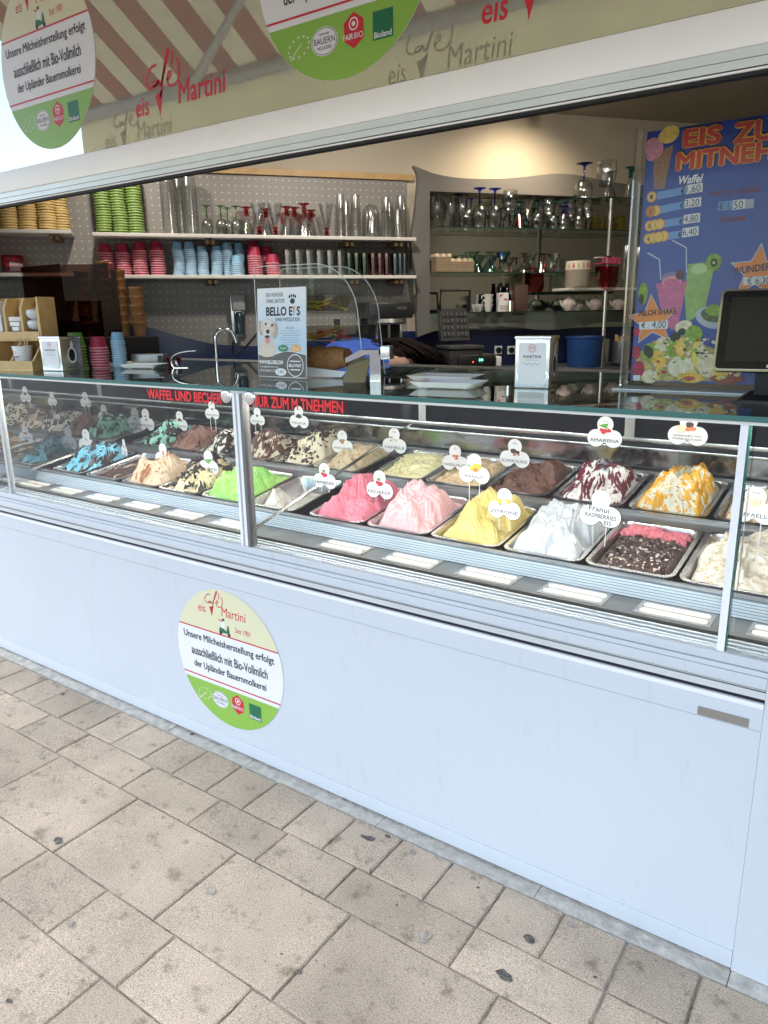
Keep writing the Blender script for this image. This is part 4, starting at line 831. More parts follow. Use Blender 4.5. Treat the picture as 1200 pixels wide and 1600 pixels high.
def vnoise(x, y, sd):
    x = np.asarray(x, float) + sd * 17.13; y = np.asarray(y, float) + sd * 9.71; xi = np.floor(x); yi = np.floor(y); fx = x - xi; fy = y - yi
    hsh = lambda a, b: np.modf(np.abs(np.sin(a * 127.1 + b * 311.7 + sd) * 43758.5453))[0] * 2 - 1
    fx = fx * fx * (3 - 2 * fx); fy = fy * fy * (3 - 2 * fy)
    return (hsh(xi, yi) * (1 - fx) + hsh(xi + 1, yi) * fx) * (1 - fy) + (hsh(xi, yi + 1) * (1 - fx) + hsh(xi + 1, yi + 1) * fx) * fy
def fbm(x, y, sd, o=4): return sum(vnoise(x * 2 ** i, y * 2 ** i, sd + i) / 2 ** i for i in range(o))
def field(style, peaks, amp, k, seed, base=-.012, rough=.004):
    """height of the gelato above the pan rim at (x, y) in the pan: a heap built of overlapping ribbed spatula strokes"""
    rnd = random.Random(seed); lobes = []
    if style == 'swirl' and base > -.05: peaks = [(px, py, ph * .66, sx * 1.24, sy * 1.2, max(p, 1.3)) for (px, py, ph, sx, sy, p) in peaks]; base = -.004
    if style == 'swirl':
        for (px, py, ph, sx, sy, p) in peaks:
            for i in range(11):
                th = rnd.uniform(-PI, 0) if i < 8 else rnd.uniform(0, PI); L_ = rnd.uniform(.075, .13) * (1.0 if math.sin(th) < 0 else .8)
                lobes.append((px + rnd.uniform(-.02, .02), py + rnd.uniform(-.015, .025), th, L_, rnd.uniform(.020, .034), rnd.uniform(-5, 5), rnd.uniform(0, 6.28), rnd.uniform(.010, .014), rnd.uniform(.75, 1.15)))
    def h(x, y):
        x = np.asarray(x, float); y = np.asarray(y, float)
        u = np.abs(x) / (PW / 2 - .016); v = np.abs(y) / (PD / 2 - .016); ok = (u <= 1) & (v <= 1)
        edge = np.clip((1 - np.minimum(u, 1) ** 7) * (1 - np.minimum(v, 1) ** 9), 0, 1); E = np.zeros_like(x)
        for (px, py, ph, sx, sy, p) in peaks:
            e = ph * np.exp(-(((x - px) / sx) ** 2 + ((y - py) / sy) ** 2) ** p); E = np.maximum(E, e) + .25 * np.minimum(E, e)
        z = base + E; wob = vnoise(x * 26, y * 26, seed + 2)
        if style == 'swirl':
            best = np.full_like(z, -.012)
            for (ox, oy, th, L_, hw, cv, ph0, sp, a_) in lobes:
                ca, sa = math.cos(th), math.sin(th); a = (x - ox) * ca + (y - oy) * sa; b = -(x - ox) * sa + (y - oy) * ca; b = b - cv * a * a + .004 * wob
                t = np.clip(a / L_, -.3, 1.4); w_ = hw * (1.0 - .25 * np.clip(t, 0, 1)); q = np.clip(1 - (b / w_) ** 2, 0, 1); m_ = np.clip((t + .15) / .15, 0, 1) * np.clip((1.12 - t) / .22, 0, 1)
                val = (q ** .5 * .036 * a_ * (1 - .35 * np.clip(t, 0, 1)) + .0150 * (np.abs(np.sin(PI * b / sp + ph0 + wob * .8)) ** .7 - .55) * np.minimum(1, q * 4)) * m_ - .012
                best = np.maximum(best, val)
            fine = np.abs(np.sin(k * 9 * x + 3 * vnoise(x * 18, y * 18, seed) + y * 40)) ** .6
            z = z + .022 * np.maximum(fbm(x * 26, y * 21, seed + 11, 2), -.3) * np.minimum(1, E / .03)
            z = z + (best + .001 + .0050 * fine) * np.minimum(1, (E + .02) / .035)
        else:
            z = z + amp * fbm(x * 30, y * 30, seed, 5) * .8
        z = z + rough * fbm(x * 20, y * 20, seed + 5, 4)
        return np.where(ok, -.05 + (z + .05) * edge ** .35, -.05)
    return h
def gel_mesh(h, m, nx=80, ny=108):
    X, Y = np.meshgrid((np.arange(nx + 1) / nx - .5) * (PW - .034), (np.arange(ny + 1) / ny - .5) * (PD - .034)); Z = h(X, Y)
    vs_ = np.stack([X, Y, Z], -1).reshape(-1, 3).tolist(); a = (np.arange(ny)[:, None] * (nx + 1) + np.arange(nx)[None, :]).ravel(); fs_ = np.stack([a, a + 1, a + nx + 2, a + nx + 1], -1).tolist()
    me = MB().add(vs_, fs_).mesh('gelato', m, False); me.polygons.foreach_set('use_smooth', [True] * len(me.polygons))
    B = Z.copy(); r_ = 4; acc = np.zeros_like(Z); cnt = 0
    for dx in range(-r_, r_ + 1, 2):
        for dy in range(-r_, r_ + 1, 2): acc += np.roll(np.roll(Z, dx, 1), dy, 0); cnt += 1
    at = me.attributes.new('fold', 'FLOAT', 'POINT'); at.data.foreach_set('value', np.clip((Z - acc / cnt) / .004, -1, 1).ravel().tolist()); return me
def bits(parent, h, m, n, size, seed, region=(-1, 1, -1, 1), name='topping', flatn=1.0):
    r = random.Random(seed); b = MB()
    for _ in range(n):
        x = r.uniform(region[0], region[1]) * (PW / 2 - .03); y = r.uniform(region[2], region[3]) * (PD / 2 - .03); z = float(h(x, y))
        if z < -.03: continue
        s = size * r.uniform(.5, 1.3); c = Vector((x, y, z + s * .15)); q = Matrix.Rotation(r.uniform(0, 6.28), 3, Vector((r.uniform(-1, 1), r.uniform(-1, 1), r.uniform(-1, 1))).normalized())
        P = [Vector(p) for p in ((1, 0, 0), (-1, 0, 0), (0, .8, 0), (0, -.8, 0), (0, 0, .7 * flatn), (0, 0, -.7 * flatn))]
        b.add([c + q @ (p * s * r.uniform(.75, 1.2)) for p in P], [(0, 2, 4), (2, 1, 4), (1, 3, 4), (3, 0, 4), (2, 0, 5), (1, 2, 5), (3, 1, 5), (0, 3, 5)])
    if b.v: tag(b.build(name, m, parent), kind='stuff')
CHOC = (.055, .022, .012); DCHOC = (.018, .010, .008)
M_DC = mat('dark_crumbs', (.020, .012, .010), .5); M_NUT = mat('nut_crumbs', (.50, .32, .15), .7); M_WFL = mat('white_flakes', (.72, .62, .52), .6); M_CRM = mat('cream_blob', (.78, .70, .52), .5); M_SEED = mat('seeds', (.03, .02, .01), .3)
GM = {
 'blue': gel_mat('gel_blue', (.20, .56, .70), sauce=DCHOC, thr=.55, sscale=16, stretch=(2.6, .9, 2)),
 'zuppa': gel_mat('gel_dark', CHOC, sauce=(.66, .55, .38), thr=.60, sscale=16, stretch=(1.5, .7, 1)),
 'cookies': gel_mat('gel_cookies', (.72, .54, .36), sauce=(.34, .13, .04), thr=.62, sscale=11, stretch=(2.6, .8, 1.5)),
 'cream': gel_mat('gel_cream', (.80, .68, .40), sauce=DCHOC, thr=.60, sscale=14),
 'green': gel_mat('gel_green', (.36, .74, .16), dark=(.28, .62, .10)),
 'whiteleft': gel_mat('gel_white_left', (.78, .74, .66)),
 'pink': gel_mat('gel_raspberry', (.76, .22, .28), dark=(.70, .17, .225)),
 'rose': gel_mat('gel_strawberry', (.83, .50, .50), dark=(.78, .42, .43)),
 'yellow': gel_mat('gel_mango', (.84, .66, .22), dark=(.78, .58, .15)),
 'white': gel_mat('gel_white', (.66, .675, .675), dark=(.60, .62, .625)),
 'franui': gel_mat('gel_franui', (.085, .045, .035), dark=(.06, .032, .026)),
 'raffa': gel_mat('gel_coconut', (.80, .75, .64), dark=(.62, .50, .34)),
 'mint': gel_mat('gel_mint', (.30, .64, .50), sauce=DCHOC, thr=.55, sscale=16, stretch=(2.6, .9, 2)),
 'gianduja': gel_mat('gel_gianduja', (.26, .13, .085), sauce=(.06, .025, .015), thr=.60, sscale=12, stretch=(3, 1, 1)),
 'strac': gel_mat('gel_stracciatella', (.80, .76, .64), sauce=DCHOC, thr=.49, sscale=16, stretch=(2.6, .8, 2)),
 'swirl': gel_mat('gel_choc_swirl', (.74, .62, .46), sauce=(.10, .035, .02), thr=.46, sscale=16, stretch=(2.8, .7, 2)),
 'malaga': gel_mat('gel_malaga', (.80, .70, .50)),
 'walnut': gel_mat('gel_walnut', (.60, .47, .31), dark=(.48, .36, .22)),
 'vanilla': gel_mat('gel_vanilla', (.76, .72, .42), dark=(.70, .65, .33)),
 'hazel': gel_mat('gel_hazelnut', (.62, .47, .28), dark=(.53, .38, .21)),
 'choc': gel_mat('gel_chocolate', (.15, .062, .036), dark=(.10, .042, .025)),
 'amarena': gel_mat('gel_amarena', (.84, .80, .75), sauce=(.13, .006, .02), thr=.50, sscale=14, stretch=(2.4, .8, 2), sauce2=((.05, .004, .01), .60)),
 'maracuja': gel_mat('gel_maracuja', (.84, .78, .60), sauce=(.80, .40, .012), thr=.515, sscale=13, stretch=(2.4, .8, 2)),
 'nuts': gel_mat('gel_nutty', (.70, .55, .36), sauce=(.14, .06, .03), thr=.58, sscale=22),
}
def tub(mkey, row, x, style, peaks, label, amp=.007, k=9, seed=1, base=-.012, rough=.004, bitspec=(), grp=None):
    yc = (1.855 + PD / 2 * math.cos(TILT)) if row == 0 else (2.268 + PD / 2 * math.cos(TILT))
    t_ = thing('gelato_tub', label, 'gelato tub', (x, yc, deck(yc) + .001), (TILT, 0, 0), 'gelato tubs in the ' + ('front' if row == 0 else 'rear') + ' row')
    link('pan', PAN, t_); h = field(style, peaks, amp, k, seed, base, rough); link('gelato', gel_mesh(h, GM[mkey]), t_)
    for bs in bitspec: bits(t_, h, *bs)
    return t_, h
FX = [-3.045, -2.79, -2.54, -2.302, -2.052, -1.806, -1.512, -1.267, -1.024, -.779, -.536, -.292, -.046, .2]
tub('blue', 0, FX[0], 'swirl', [(-.01, .02, .050, .09, .12, 1), (.05, .05, .050, .05, .07, 1)], 'tub of bright blue gelato striped with dark chocolate', seed=4)
tub('zuppa', 0, FX[1], 'rough', [(0, 0, .010, .2, .2, 1)], 'almost flat tub of dark chocolate gelato with cream dabs', amp=.006, seed=5)
tub('cookies', 0, FX[2], 'swirl', [(0, 0, .050, .085, .12, 1), (-.04, -.06, .035, .06, .07, 1)], 'tub of beige cookie gelato with caramel swirls', k=7, seed=6)
tub('cream', 0, FX[3], 'swirl', [(-.02, .04, .045, .09, .12, 1), (.03, -.05, .025, .07, .08, 1)], 'tub of cream gelato covered in dark cookie chunks', k=6, seed=7, bitspec=((M_DC, 260, .011, 1, (-.95, .6, -.9, .9)), (M_CRM, 30, .010, 2)))
tub('green', 0, FX[4], 'swirl', [(.01, -.0, .062, .07, .10, 1), (-.02, -.07, .030, .07, .06, 1)], 'tub of bright lime green gelato', k=7, seed=8)
tub('whiteleft', 0, FX[5], 'swirl', [(-.07, -.03, .055, .04, .10, 1.2), (-.02, -.09, .02, .06, .04, 1)], 'nearly empty steel tub with some white gelato left', base=-.075, seed=9)
tub('pink', 0, FX[6], 'swirl', [(-.02, .03, .062, .060, .080, 2.0), (.05, .04, .056, .045, .075, 2.0), (-.0, -.07, .030, .095, .07, 2.0)], 'tub of raspberry pink gelato heaped in ridged folds', k=11, seed=10)
tub('rose', 0, FX[7], 'swirl', [(-.035, .01, .062, .045, .075, 1.8), (.035, .01, .058, .042, .07, 1.8), (0, -.07, .028, .098, .06, 2.0)], 'tub of pale strawberry gelato with two peaks', k=10, seed=11)
tub('yellow', 0, FX[8], 'swirl', [(-.015, .03, .066, .055, .085, 1.8), (.055, .03, .060, .045, .08, 1.8), (0, -.06, .034, .10, .08, 2.0)], 'tub of yellow mango gelato heaped high in wavy folds', k=9, seed=12)
tub('white', 0, FX[9], 'swirl', [(-.035, .03, .060, .058, .09, 1.8), (.04, .03, .054, .05, .08, 1.8), (0, -.06, .030, .10, .08, 2.0)], 'tub of snow white gelato heaped in soft folds', k=8, seed=13)
tub('franui', 0, FX[10], 'rough', [(0, 0, .006, .3, .3, 1)], 'flat tub of chocolate shavings with a pink strip behind', amp=.007, seed=14, bitspec=((M_WFL, 230, .0060, 3, (-.95, .95, -.95, .45), 'flakes', .3), (GM['franui'], 260, .009, 5, (-.95, .95, -.95, .5), 'shavings', .35), (mat('pink_scoop', (.76, .22, .26), .55), 420, .013, 4, (-.97, .97, .52, .97), 'pink_gelato')))
tub('raffa', 0, FX[11], 'swirl', [(0, .0, .030, .09, .12, 1.2), (.05, .08, .035, .05, .05, 1)], 'tub of white coconut gelato sprinkled with nuts', k=7, seed=15, bitspec=((mat('toasted_crumbs', (.62, .47, .27), .7), 240, .004, 6),))
tub('cookies', 0, FX[12], 'swirl', [(0, 0, .04, .09, .12, 1)], 'tub of beige gelato at the right end of the front row', seed=16)
RX = [-3.02, -2.785, -2.55, -2.312, -2.078, -1.840, -1.545, -1.300, -1.055, -.805, -.552, -.302, -.06]
tub('mint', 1, RX[0], 'swirl', [(.03, 0, .055, .08, .12, 1), (.06, -.04, .045, .05, .08, 1)], 'tub of mint green gelato with chocolate stripes', seed=21)
tub('gianduja', 1, RX[1], 'swirl', [(0, 0, .045, .09, .12, 1)], 'tub of brown gianduja gelato', seed=22)
tub('strac', 1, RX[2], 'swirl', [(0, 0, .068, .10, .13, 1), (.05, .0, .062, .06, .1, 1)], 'tub of white gelato with bold black chocolate stripes', seed=23)
tub('swirl', 1, RX[3], 'swirl', [(-.0, .0, .065, .07, .11, 1)], 'tub of cream gelato with fine brown chocolate ridges', seed=24)
tub('malaga', 1, RX[4], 'swirl', [(-.0, .02, .072, .09, .12, 1), (.05, .03, .068, .05, .09, 1)], 'tub of cream gelato studded with dark raisins', k=6, seed=25, bitspec=((M_DC, 260, .0095, 7),))
tub('walnut', 1, RX[5], 'rough', [(0, 0, .050, .09, .12, 1.2)], 'tub of beige walnut gelato', amp=.016, seed=26, bitspec=((M_NUT, 60, .007, 8),))
tub('vanilla', 1, RX[6], 'rough', [(.0, .04, .022, .10, .10, 1.5)], 'low tub of pale yellow vanilla gelato', amp=.006, seed=27, base=-.008, bitspec=((mat('vanilla_crumbs', (.76, .70, .40), .6), 150, .010, 9, (-.95, -.1, -.95, .3)),))
tub('hazel', 1, RX[7], 'rough', [(.0, .03, .020, .2, .10, 1.5)], 'low tub of light brown hazelnut gelato', amp=.014, seed=28, base=-.006)
tub('choc', 1, RX[8], 'rough', [(.03, .05, .045, .09, .08, 1.3), (-.04, .02, .030, .08, .10, 1.2)], 'tub of chocolate brown gelato', amp=.018, seed=29, rough=.006)
tub('amarena', 1, RX[9], 'swirl', [(-.03, .02, .048, .07, .10, 1), (.045, .02, .055, .06, .10, 1.1)], 'tub of white gelato under dark red cherry sauce', k=8, seed=30)
tub('maracuja', 1, RX[10], 'swirl', [(.0, .02, .075, .085, .12, 1), (.05, .02, .065, .055, .1, 1), (-.03, -.07, .03, .09, .06, 1)], 'tub of cream gelato under orange passion fruit sauce', k=10, seed=31, bitspec=((M_SEED, 70, .0035, 10),))
tub('nuts', 1, RX[11], 'rough', [(0, 0, .04, .1, .12, 1)], 'tub of beige gelato with chopped nuts, behind the right post', amp=.012, seed=32, bitspec=((M_NUT, 140, .006, 11), (M_DC, 50, .006, 12)))
tub('choc', 1, RX[12], 'rough', [(0, 0, .04, .1, .12, 1)], 'tub of dark gelato at the right end of the rear row', seed=33)
# ================================================================== clover-shaped flavour tags
M_TAG = mat('tag_white', (.80, .80, .79), .35); M_TAGB = glass('tag_acrylic', (.93, .95, .95), ior=1.3); M_STEM = glass('stem_acrylic', (.86, .89, .89), (.6, .62, .62), ior=1.35, boost=.02)
M_TXT = mat('tag_text', (.045, .045, .05), .5)
TAGC = {'leaf': (.10, .32, .05), 'red': (.55, .03, .05), 'nut': (.42, .20, .08), 'yel': (.80, .55, .06), 'dark': (.06, .035, .03), 'teal': (.12, .45, .52), 'cream': (.70, .62, .42), 'org': (.72, .20, .08)}
def clover(w_, grow=0.0):
    k = w_ / 2; top = (0, .50 * k, .46 * k + grow); lf = (-.50 * k, -.30 * k, .50 * k + grow); rt = (.50 * k, -.30 * k, .50 * k + grow); pts = []
    for i in range(72):
        a = 2 * PI * i / 72; dx, dy = math.cos(a), math.sin(a); best = 0
        for cx, cy_, r in (top, lf, rt, (0, -.05 * k, .5 * k)):
            pb_ = cx * dx + cy_ * dy; disc = pb_ * pb_ - (cx * cx + cy_ * cy_ - r * r)
            if disc > 0: best = max(best, pb_ + math.sqrt(disc))
        pts.append((best * dx, best * dy))
    return pts
def flavour_tag(px, py, wpx, Y, txt, label, pics, stem='wide', yaw=0.0, hand=False):
    p = ay(px, py, Y); dep = (p - CAM).dot(fwd); ca = abs(math.cos(math.atan2(-p.x, p.y) - 0)); w_ = wpx * dep / FPX / max(.5, ca) 
    w_ = max(.082, min(.125, w_)); t_ = thing('flavour_tag', label, 'flavour tag', p, (PI / 2, 0, yaw), 'clover-shaped flavour tags')
    MB().prism(clover(w_, .004), -.0022, -.0006).build('backing', M_TAGB, t_); MB().prism(clover(w_), -.0005, .0004).build('card', M_TAG, t_)
    hh = deck(Y) + .035; ln = p.z - hh; b0 = -.36 * w_
    if stem == 'wide': MB().prism([(-.017, -ln), (.017, -ln), (.026, b0), (-.026, b0)], -.0036, -.0024).build('stem', M_STEM, t_)
    else:
        for sx in (-.018, .018): MB().tube([(sx * .9, -ln, -.003), (sx, b0, -.003)], .0014, 6).build('stem', mat('stem_wire', (.75, .76, .76), .3), t_)
    z = .0008
    if hand:
        for s, y, ww, xx in (('Franui', .03, .50, -.03), ('RASPBERRIES', -.19, .76, .02), ('EIS', -.37, .18, .20)): fit_text(t_, s, ww * w_, .105 * w_ if s != 'Franui' else .14 * w_, xx * w_, y * w_ * .8, z, M_TXT, bold=.012, rot=-.05)
        stroke(t_, 'crest', ell(0, .40 * w_, .03 * w_, n=12) + ell(0, .40 * w_, .03 * w_, n=12)[:1], .008 * w_, z, M_PRED)
        return t_
    stroke(t_, 'crest', ell(0, .40 * w_, .032 * w_, n=12) + ell(0, .40 * w_, .032 * w_, n=12)[:1], .008 * w_, z, mat('print_rose', (.65, .2, .25), .5)); fit_text(t_, 'MARTINI', .16 * w_, .028 * w_, 0, .335 * w_, z, M_TXT, bold=.02)
    lines = txt.split('|')
    for i, s in enumerate(lines):
        fit_text(t_, s, min(.86, .115 * len(s) + .05) * w_ * (.85 if len(lines) > 1 else 1), (.095 if len(lines) == 1 else .06) * w_, 0, (-.205 - (i - (len(lines) - 1) / 2) * .085) * w_, z, M_TXT, bold=.004)
    fit_text(t_, 'Martini eis', .16 * w_, .022 * w_, 0, -.10 * w_, z, mat('print_grey', (.4, .4, .4), .5)) if False else None
    for i, (kind, x, y, r) in enumerate(pics):
        c_ = TAGC[kind]; mm = mat('picture_' + kind, c_, .5, var=.35, scale=220)
        if kind == 'leaf': flat(t_, 'picture', [(x * w_ + r * w_ * a, y * w_ + r * w_ * b_) for a, b_ in ((-1.3, .1), (-.3, .55), (.9, .7), (.5, 0), (1.2, -.5), (0, -.25))], z + .0002 * i, mm)
        else: flat(t_, 'picture', [(x * w_ + r * w_ * math.cos(a) * (1 + .12 * math.sin(3 * a + i)), y * w_ + r * w_ * math.sin(a) * (.85 + .1 * math.cos(2 * a))) for a in [2 * PI * j / 14 for j in range(14)]], z + .0002 * i, mm)
    return t_
berry = [('leaf', -.02, .19, .09), ('red', -.07, .10, .075), ('red', .06, .07, .08), ('red', .0, .03, .06)]
nutp = [('nut', -.07, .08, .075), ('nut', .06, .1, .07), ('nut', .0, .02, .08)]
flavour_tag(87, 693, 21, 2.02, 'BLAU', 'flavour tag with blue scoop picture at the far left', [('teal', 0, .08, .10)], 'wire')
flavour_tag(135, 690, 24, 2.05, 'SCHLUMPF' if False else 'BLAU', 'flavour tag standing in the bright blue gelato', [('dark', -.03, .10, .03), ('dark', .05, .06, .03)], 'wire')
flavour_tag(194, 700, 17, 2.02, 'BUENO', 'narrow flavour tag with orange picture beside the blue gelato', [('org', 0, .07, .13)], 'wire', yaw=-.35)
flavour_tag(255, 711, 24, 2.02, 'COOKIES', 'flavour tag reading COOKIES', [('org', 0, .12, .07), ('org', .02, .04, .07)], 'wire')
flavour_tag(326, 724, 28, 2.0, 'WALDMEISTER', 'flavour tag with woodruff leaves above the lime green gelato', [('leaf', -.08, .08, .12), ('leaf', .08, .10, .12), ('leaf', 0, .02, .12)], 'wire')
flavour_tag(228, 657, 28, 2.42, 'AFTER EIGHT', 'flavour tag above the mint green gelato', [('leaf', 0, .16, .08), ('dark', .03, .03, .06)], 'wide')
flavour_tag(281, 659, 22, 2.42, 'GIANDUJA', 'flavour tag above the brown gianduja gelato', [('nut', -.10, .06, .06), ('dark', 0, .09, .10), ('nut', .12, .05, .06)], 'wire')
flavour_tag(331, 642, 21, 2.45, 'STRACCIATELLA', 'flavour tag standing high above the black-striped gelato', [('dark', .06, .08, .06), ('dark', .0, .10, .05)], 'wire')
flavour_tag(402, 652, 22, 2.44, 'NUTELLA' if False else 'SCHOKO', 'flavour tag half hidden by the chrome post', [('dark', 0, .08, .08)], 'wire')
flavour_tag(467, 653, 29, 2.43, 'MALAGA', 'flavour tag reading MALAGA', [('dark', 0, .07, .12), ('dark', -.11, .05, .06), ('dark', .11, .05, .06)], 'wide')
flavour_tag(535, 692, 32, 2.40, 'WALNUSS', 'flavour tag reading WALNUSS', nutp, 'wide')
flavour_tag(507, 745, 35, 1.97, 'HIMBEER', 'flavour tag reading HIMBEER', berry, 'wire')
flavour_tag(593, 759, 41, 1.97, 'ERDBEER', 'flavour tag reading ERDBEER', berry, 'wire')
flavour_tag(616, 690, 37, 2.38, 'VANILLE', 'flavour tag reading VANILLE', [('leaf', -.12, .13, .07), ('cream', -.05, .07, .06), ('cream', .07, .05, .07), ('leaf', -.14, .02, .05)], 'wide')
flavour_tag(711, 717, 40, 2.38, 'HASELNUSS', 'flavour tag reading HASELNUSS', [('org', -.04, .10, .07), ('nut', .08, .10, .06), ('org', .05, .02, .07)], 'wide')
flavour_tag(741, 734, 47, 1.99, 'MANGO', 'flavour tag reading MANGO', [('leaf', -.17, .10, .06), ('yel', .08, .08, .15), ('yel', -.05, .03, .10), ('org', .05, .0, .08)], 'wire')
flavour_tag(788, 789, 50, 1.90, 'ZITRONE', 'flavour tag reading ZITRONE', [('yel', -.12, .10, .10), ('yel', .10, .11, .10), ('cream', .0, .06, .11), ('leaf', -.13, .0, .05)], 'wire')
flavour_tag(804, 710, 46, 2.38, 'SCHOKOLADE', 'flavour tag reading SCHOKOLADE', [('dark', -.04, .10, .10), ('dark', .10, .07, .07), ('nut', 0, .0, .06), ('nut', .14, .0, .04)], 'wide')
flavour_tag(945, 677, 52, 2.40, 'AMARENA', 'flavour tag reading AMARENA', [('leaf', -.02, .19, .14), ('red', -.10, .09, .065), ('red', .02, .07, .075), ('red', .12, .08, .065), ('red', -.04, .02, .06)], 'wide')
flavour_tag(938, 797, 62, 1.90, '', 'handwritten flavour tag reading Franui RASPBERRIES EIS', [], 'wire', hand=True)
flavour_tag(1075, 672, 58, 2.40, 'JOGHURT MIT|MARACUJA', 'flavour tag reading JOGHURT MIT MARACUJA', [('cream', -.17, .02, .14), ('dark', .03, .14, .10), ('org', .12, .04, .075), ('org', .0, .02, .07)], 'wide')
flavour_tag(1179, 792, 66, 1.92, 'RAFFAELLO', 'flavour tag reading RAFFAELLO behind the right post', [('cream', 0, .10, .14)], 'wire')
# ================================================================== things standing on the counter
CT = 1.3005
# ---- napkin tins
def tin(name_label, fl, fr_, br, hh, side):
    """fl, fr: front corners on the counter; br: rear right corner"""
    fl, fr_, br = Vector(fl), Vector(fr_), Vector(br); ux = (fr_ - fl); w_ = ux.length; rz = math.atan2(ux.y, ux.x); d_ = max(.06, min(.16, (br - fr_).length))
    t_ = thing('napkin_tin', name_label, 'napkin dispenser', (fl.x, fl.y, CT), (0, 0, rz), 'napkin tins')
    box('tin_body', M_STEEL, t_, 0, w_, 0, d_, 0, hh - .004, bevel=.005); box('tin_lid', M_CHROME, t_, -.002, w_ + .002, -.002, d_ + .002, hh - .0095, hh, bevel=.003)
    lb = link('label_card', MB().prism(rrect(0, 0, w_ * .78, hh * .80, .005), 0, .0006).mesh('label_card', M_PWHT), t_, (w_ / 2, -.0012, hh * .47), UPRIGHT)
    ring = ell(0, hh * .30, .010, n=20); stroke(lb, 'crest', ring + ring[:1], .0014, .0009, M_PRED); fit_text(lb, 'M', .010, .010, 0, hh * .30, .0009, M_PRED)
    fit_text(lb, 'MARTINI', w_ * .50, .0085, 0, hh * .14, .0009, M_TXT, bold=.01); fit_text(lb, 'eis & napkins' if False else '·········', w_ * .36, .0012, 0, hh * .075, .0009, M_TXT); stroke(lb, 'script', smooth_path([(-w_ * .25 + i * w_ * .05, .003 * math.sin(i * 2.1)) for i in range(11)], 4), .0008, .0009, M_TXT)
    sp = link('side_print', None, t_, (w_ + .0008, d_ / 2, hh * .45), (PI / 2, 0, PI / 2))
    o1 = ell(0, 0, d_ * .22, hh * .24, 20); flat(sp, 'slot_ring', o1, .0006, M_PWHT); flat(sp, 'slot', ell(0, 0, d_ * .15, hh * .18, 20), .0012, M_BLACK); flat(sp, 'flame', [(-.006, hh * .22), (.008, hh * .22), (.012, hh * .34), (.004, hh * .44), (-.004, hh * .36)], .0008, M_PWHT)
    fit_text(sp, 'MARTINI', d_ * .45, .006, 0, -hh * .36, .0008, M_TXT, bold=.02)
    return t_
tin('silver napkin tin with white label on the right of the counter', (-.909, 1.94, 0), (-.812, 1.954, 0), (-.80, 2.05, 0), .142, 1)
tin('silver napkin tin with white label beside the bamboo box', (-2.985, 1.775, 0), (-2.985 + .113 * math.cos(.2), 1.775 + .113 * math.sin(.2), 0), (-2.985 + .113 * math.cos(.2) - .113 * math.sin(.2), 1.775 + .113 * math.sin(.2) + .113 * math.cos(.2), 0), .140, 1)
# ---- white serving trays
M_TRAY = mat('white_plastic', (.80, .80, .80), .25)
def tray(label, cx, cy_, z, w_, d_, rz):
    t_ = thing('serving_tray', label, 'tray', (cx, cy_, z), (0, 0, rz), 'white serving trays')
    pts = rrect(0, 0, w_, d_, .012, 3); n = len(pts); lp = [(.80, .006), (.83, .006), (1.0, .018), (1.02, .019), (1.0, .0165), (.82, .003), (.80, .003)]
    b = MB(); b.add([(x * s, y * s, zz) for s, zz in lp for x, y in pts], [(j * n + i, j * n + (i + 1) % n, (j + 1) * n + (i + 1) % n, (j + 1) * n + i) for j in range(len(lp) - 1) for i in range(n)] + [list(range(n)), list(range((len(lp) - 1) * n, len(lp) * n))[::-1]])
    b.build('dish', M_TRAY, t_, smooth=True)
    for sx in (-1, 1): MB().prism(rrect(sx * w_ * .30, 0, .012, d_ * .5, .004), 0, .004).build('foot', M_TRAY, t_)
    return t_
tray('white serving tray, front one beside the silver tin', -1.08, 1.87, CT, .20, .12, .12); tray('white serving tray, rear one beside the silver tin', -1.20, 2.06, CT, .22, .13, .15)
tray('white serving tray, left one in front of the cups', -2.91, 2.13, CT, .17, .11, .55); tray('white serving tray, right one in front of the cups', -2.70, 2.07, CT, .18, .11, .35)
# ---- cup stacks on the counter
_c = [az(124, 576, CT), az(158, 575, CT), az(189, 574, CT)]
stack('green', (_c[0].x, _c[0].y, CT), .155, .0128, .062, 'green stack behind the left napkin tin', 'cup stacks on the counter')
stack('red', (_c[1].x, _c[1].y, CT), .128, .0118, .050, 'crimson stack on the counter', 'cup stacks on the counter')
CUP['blue'] = CUP['blue']
stack('blue', (_c[2].x, _c[2].y, CT), .152, .0098, .042, 'blue stack on the counter', 'cup stacks on the counter')
# ---- bamboo organiser
M_BAM = mat('bamboo', (.56, .37, .15), .45, var=.12, scale=18, bump=.05, bscale=30)
bx_ = thing('bamboo_organizer', 'bamboo organiser with open lower trays at the left end', 'organizer', (-3.020, 1.752, CT), (0, 0, R(12)))
W0 = -.36
box('base', M_BAM, bx_, W0, 0, 0, .15, 0, .008); box('front_board', M_BAM, bx_, W0, 0, 0, .009, .0085, .040); box('back_board', M_BAM, bx_, W0, 0, .142, .152, .0085, .30)
for x in (-.009, -.135, -.26, W0):
    MB().prism([(.0095, .0085), (.1415, .0085), (.1415, .12), (.075, .12), (.0095, .039)], x, x + .008, 'x').build('divider', M_BAM, bx_)
box('shelf_board', M_BAM, bx_, W0, 0, .062, .1415, .1205, .128); box('shelf_front', M_BAM, bx_, W0, 0, .058, .0665, .1285, .160)
for x in (-.013, -.108, -.205, -.30): MB().prism([(.067, .1285), (.1415, .1285), (.1415, .298), (.090, .298), (.067, .255)], x, x + .013, 'x').build('upright', M_BAM, bx_)
box('right_side', M_BAM, bx_, .0005, .010, .060, .152, .0085, .3005, bevel=.002)
box('price_tag', M_PWHT, bx_, -.30, -.255, -.0012, -.0004, .025, .036)
def onb(x, y, z): return bx_.matrix_basis @ Vector((x, y, z))
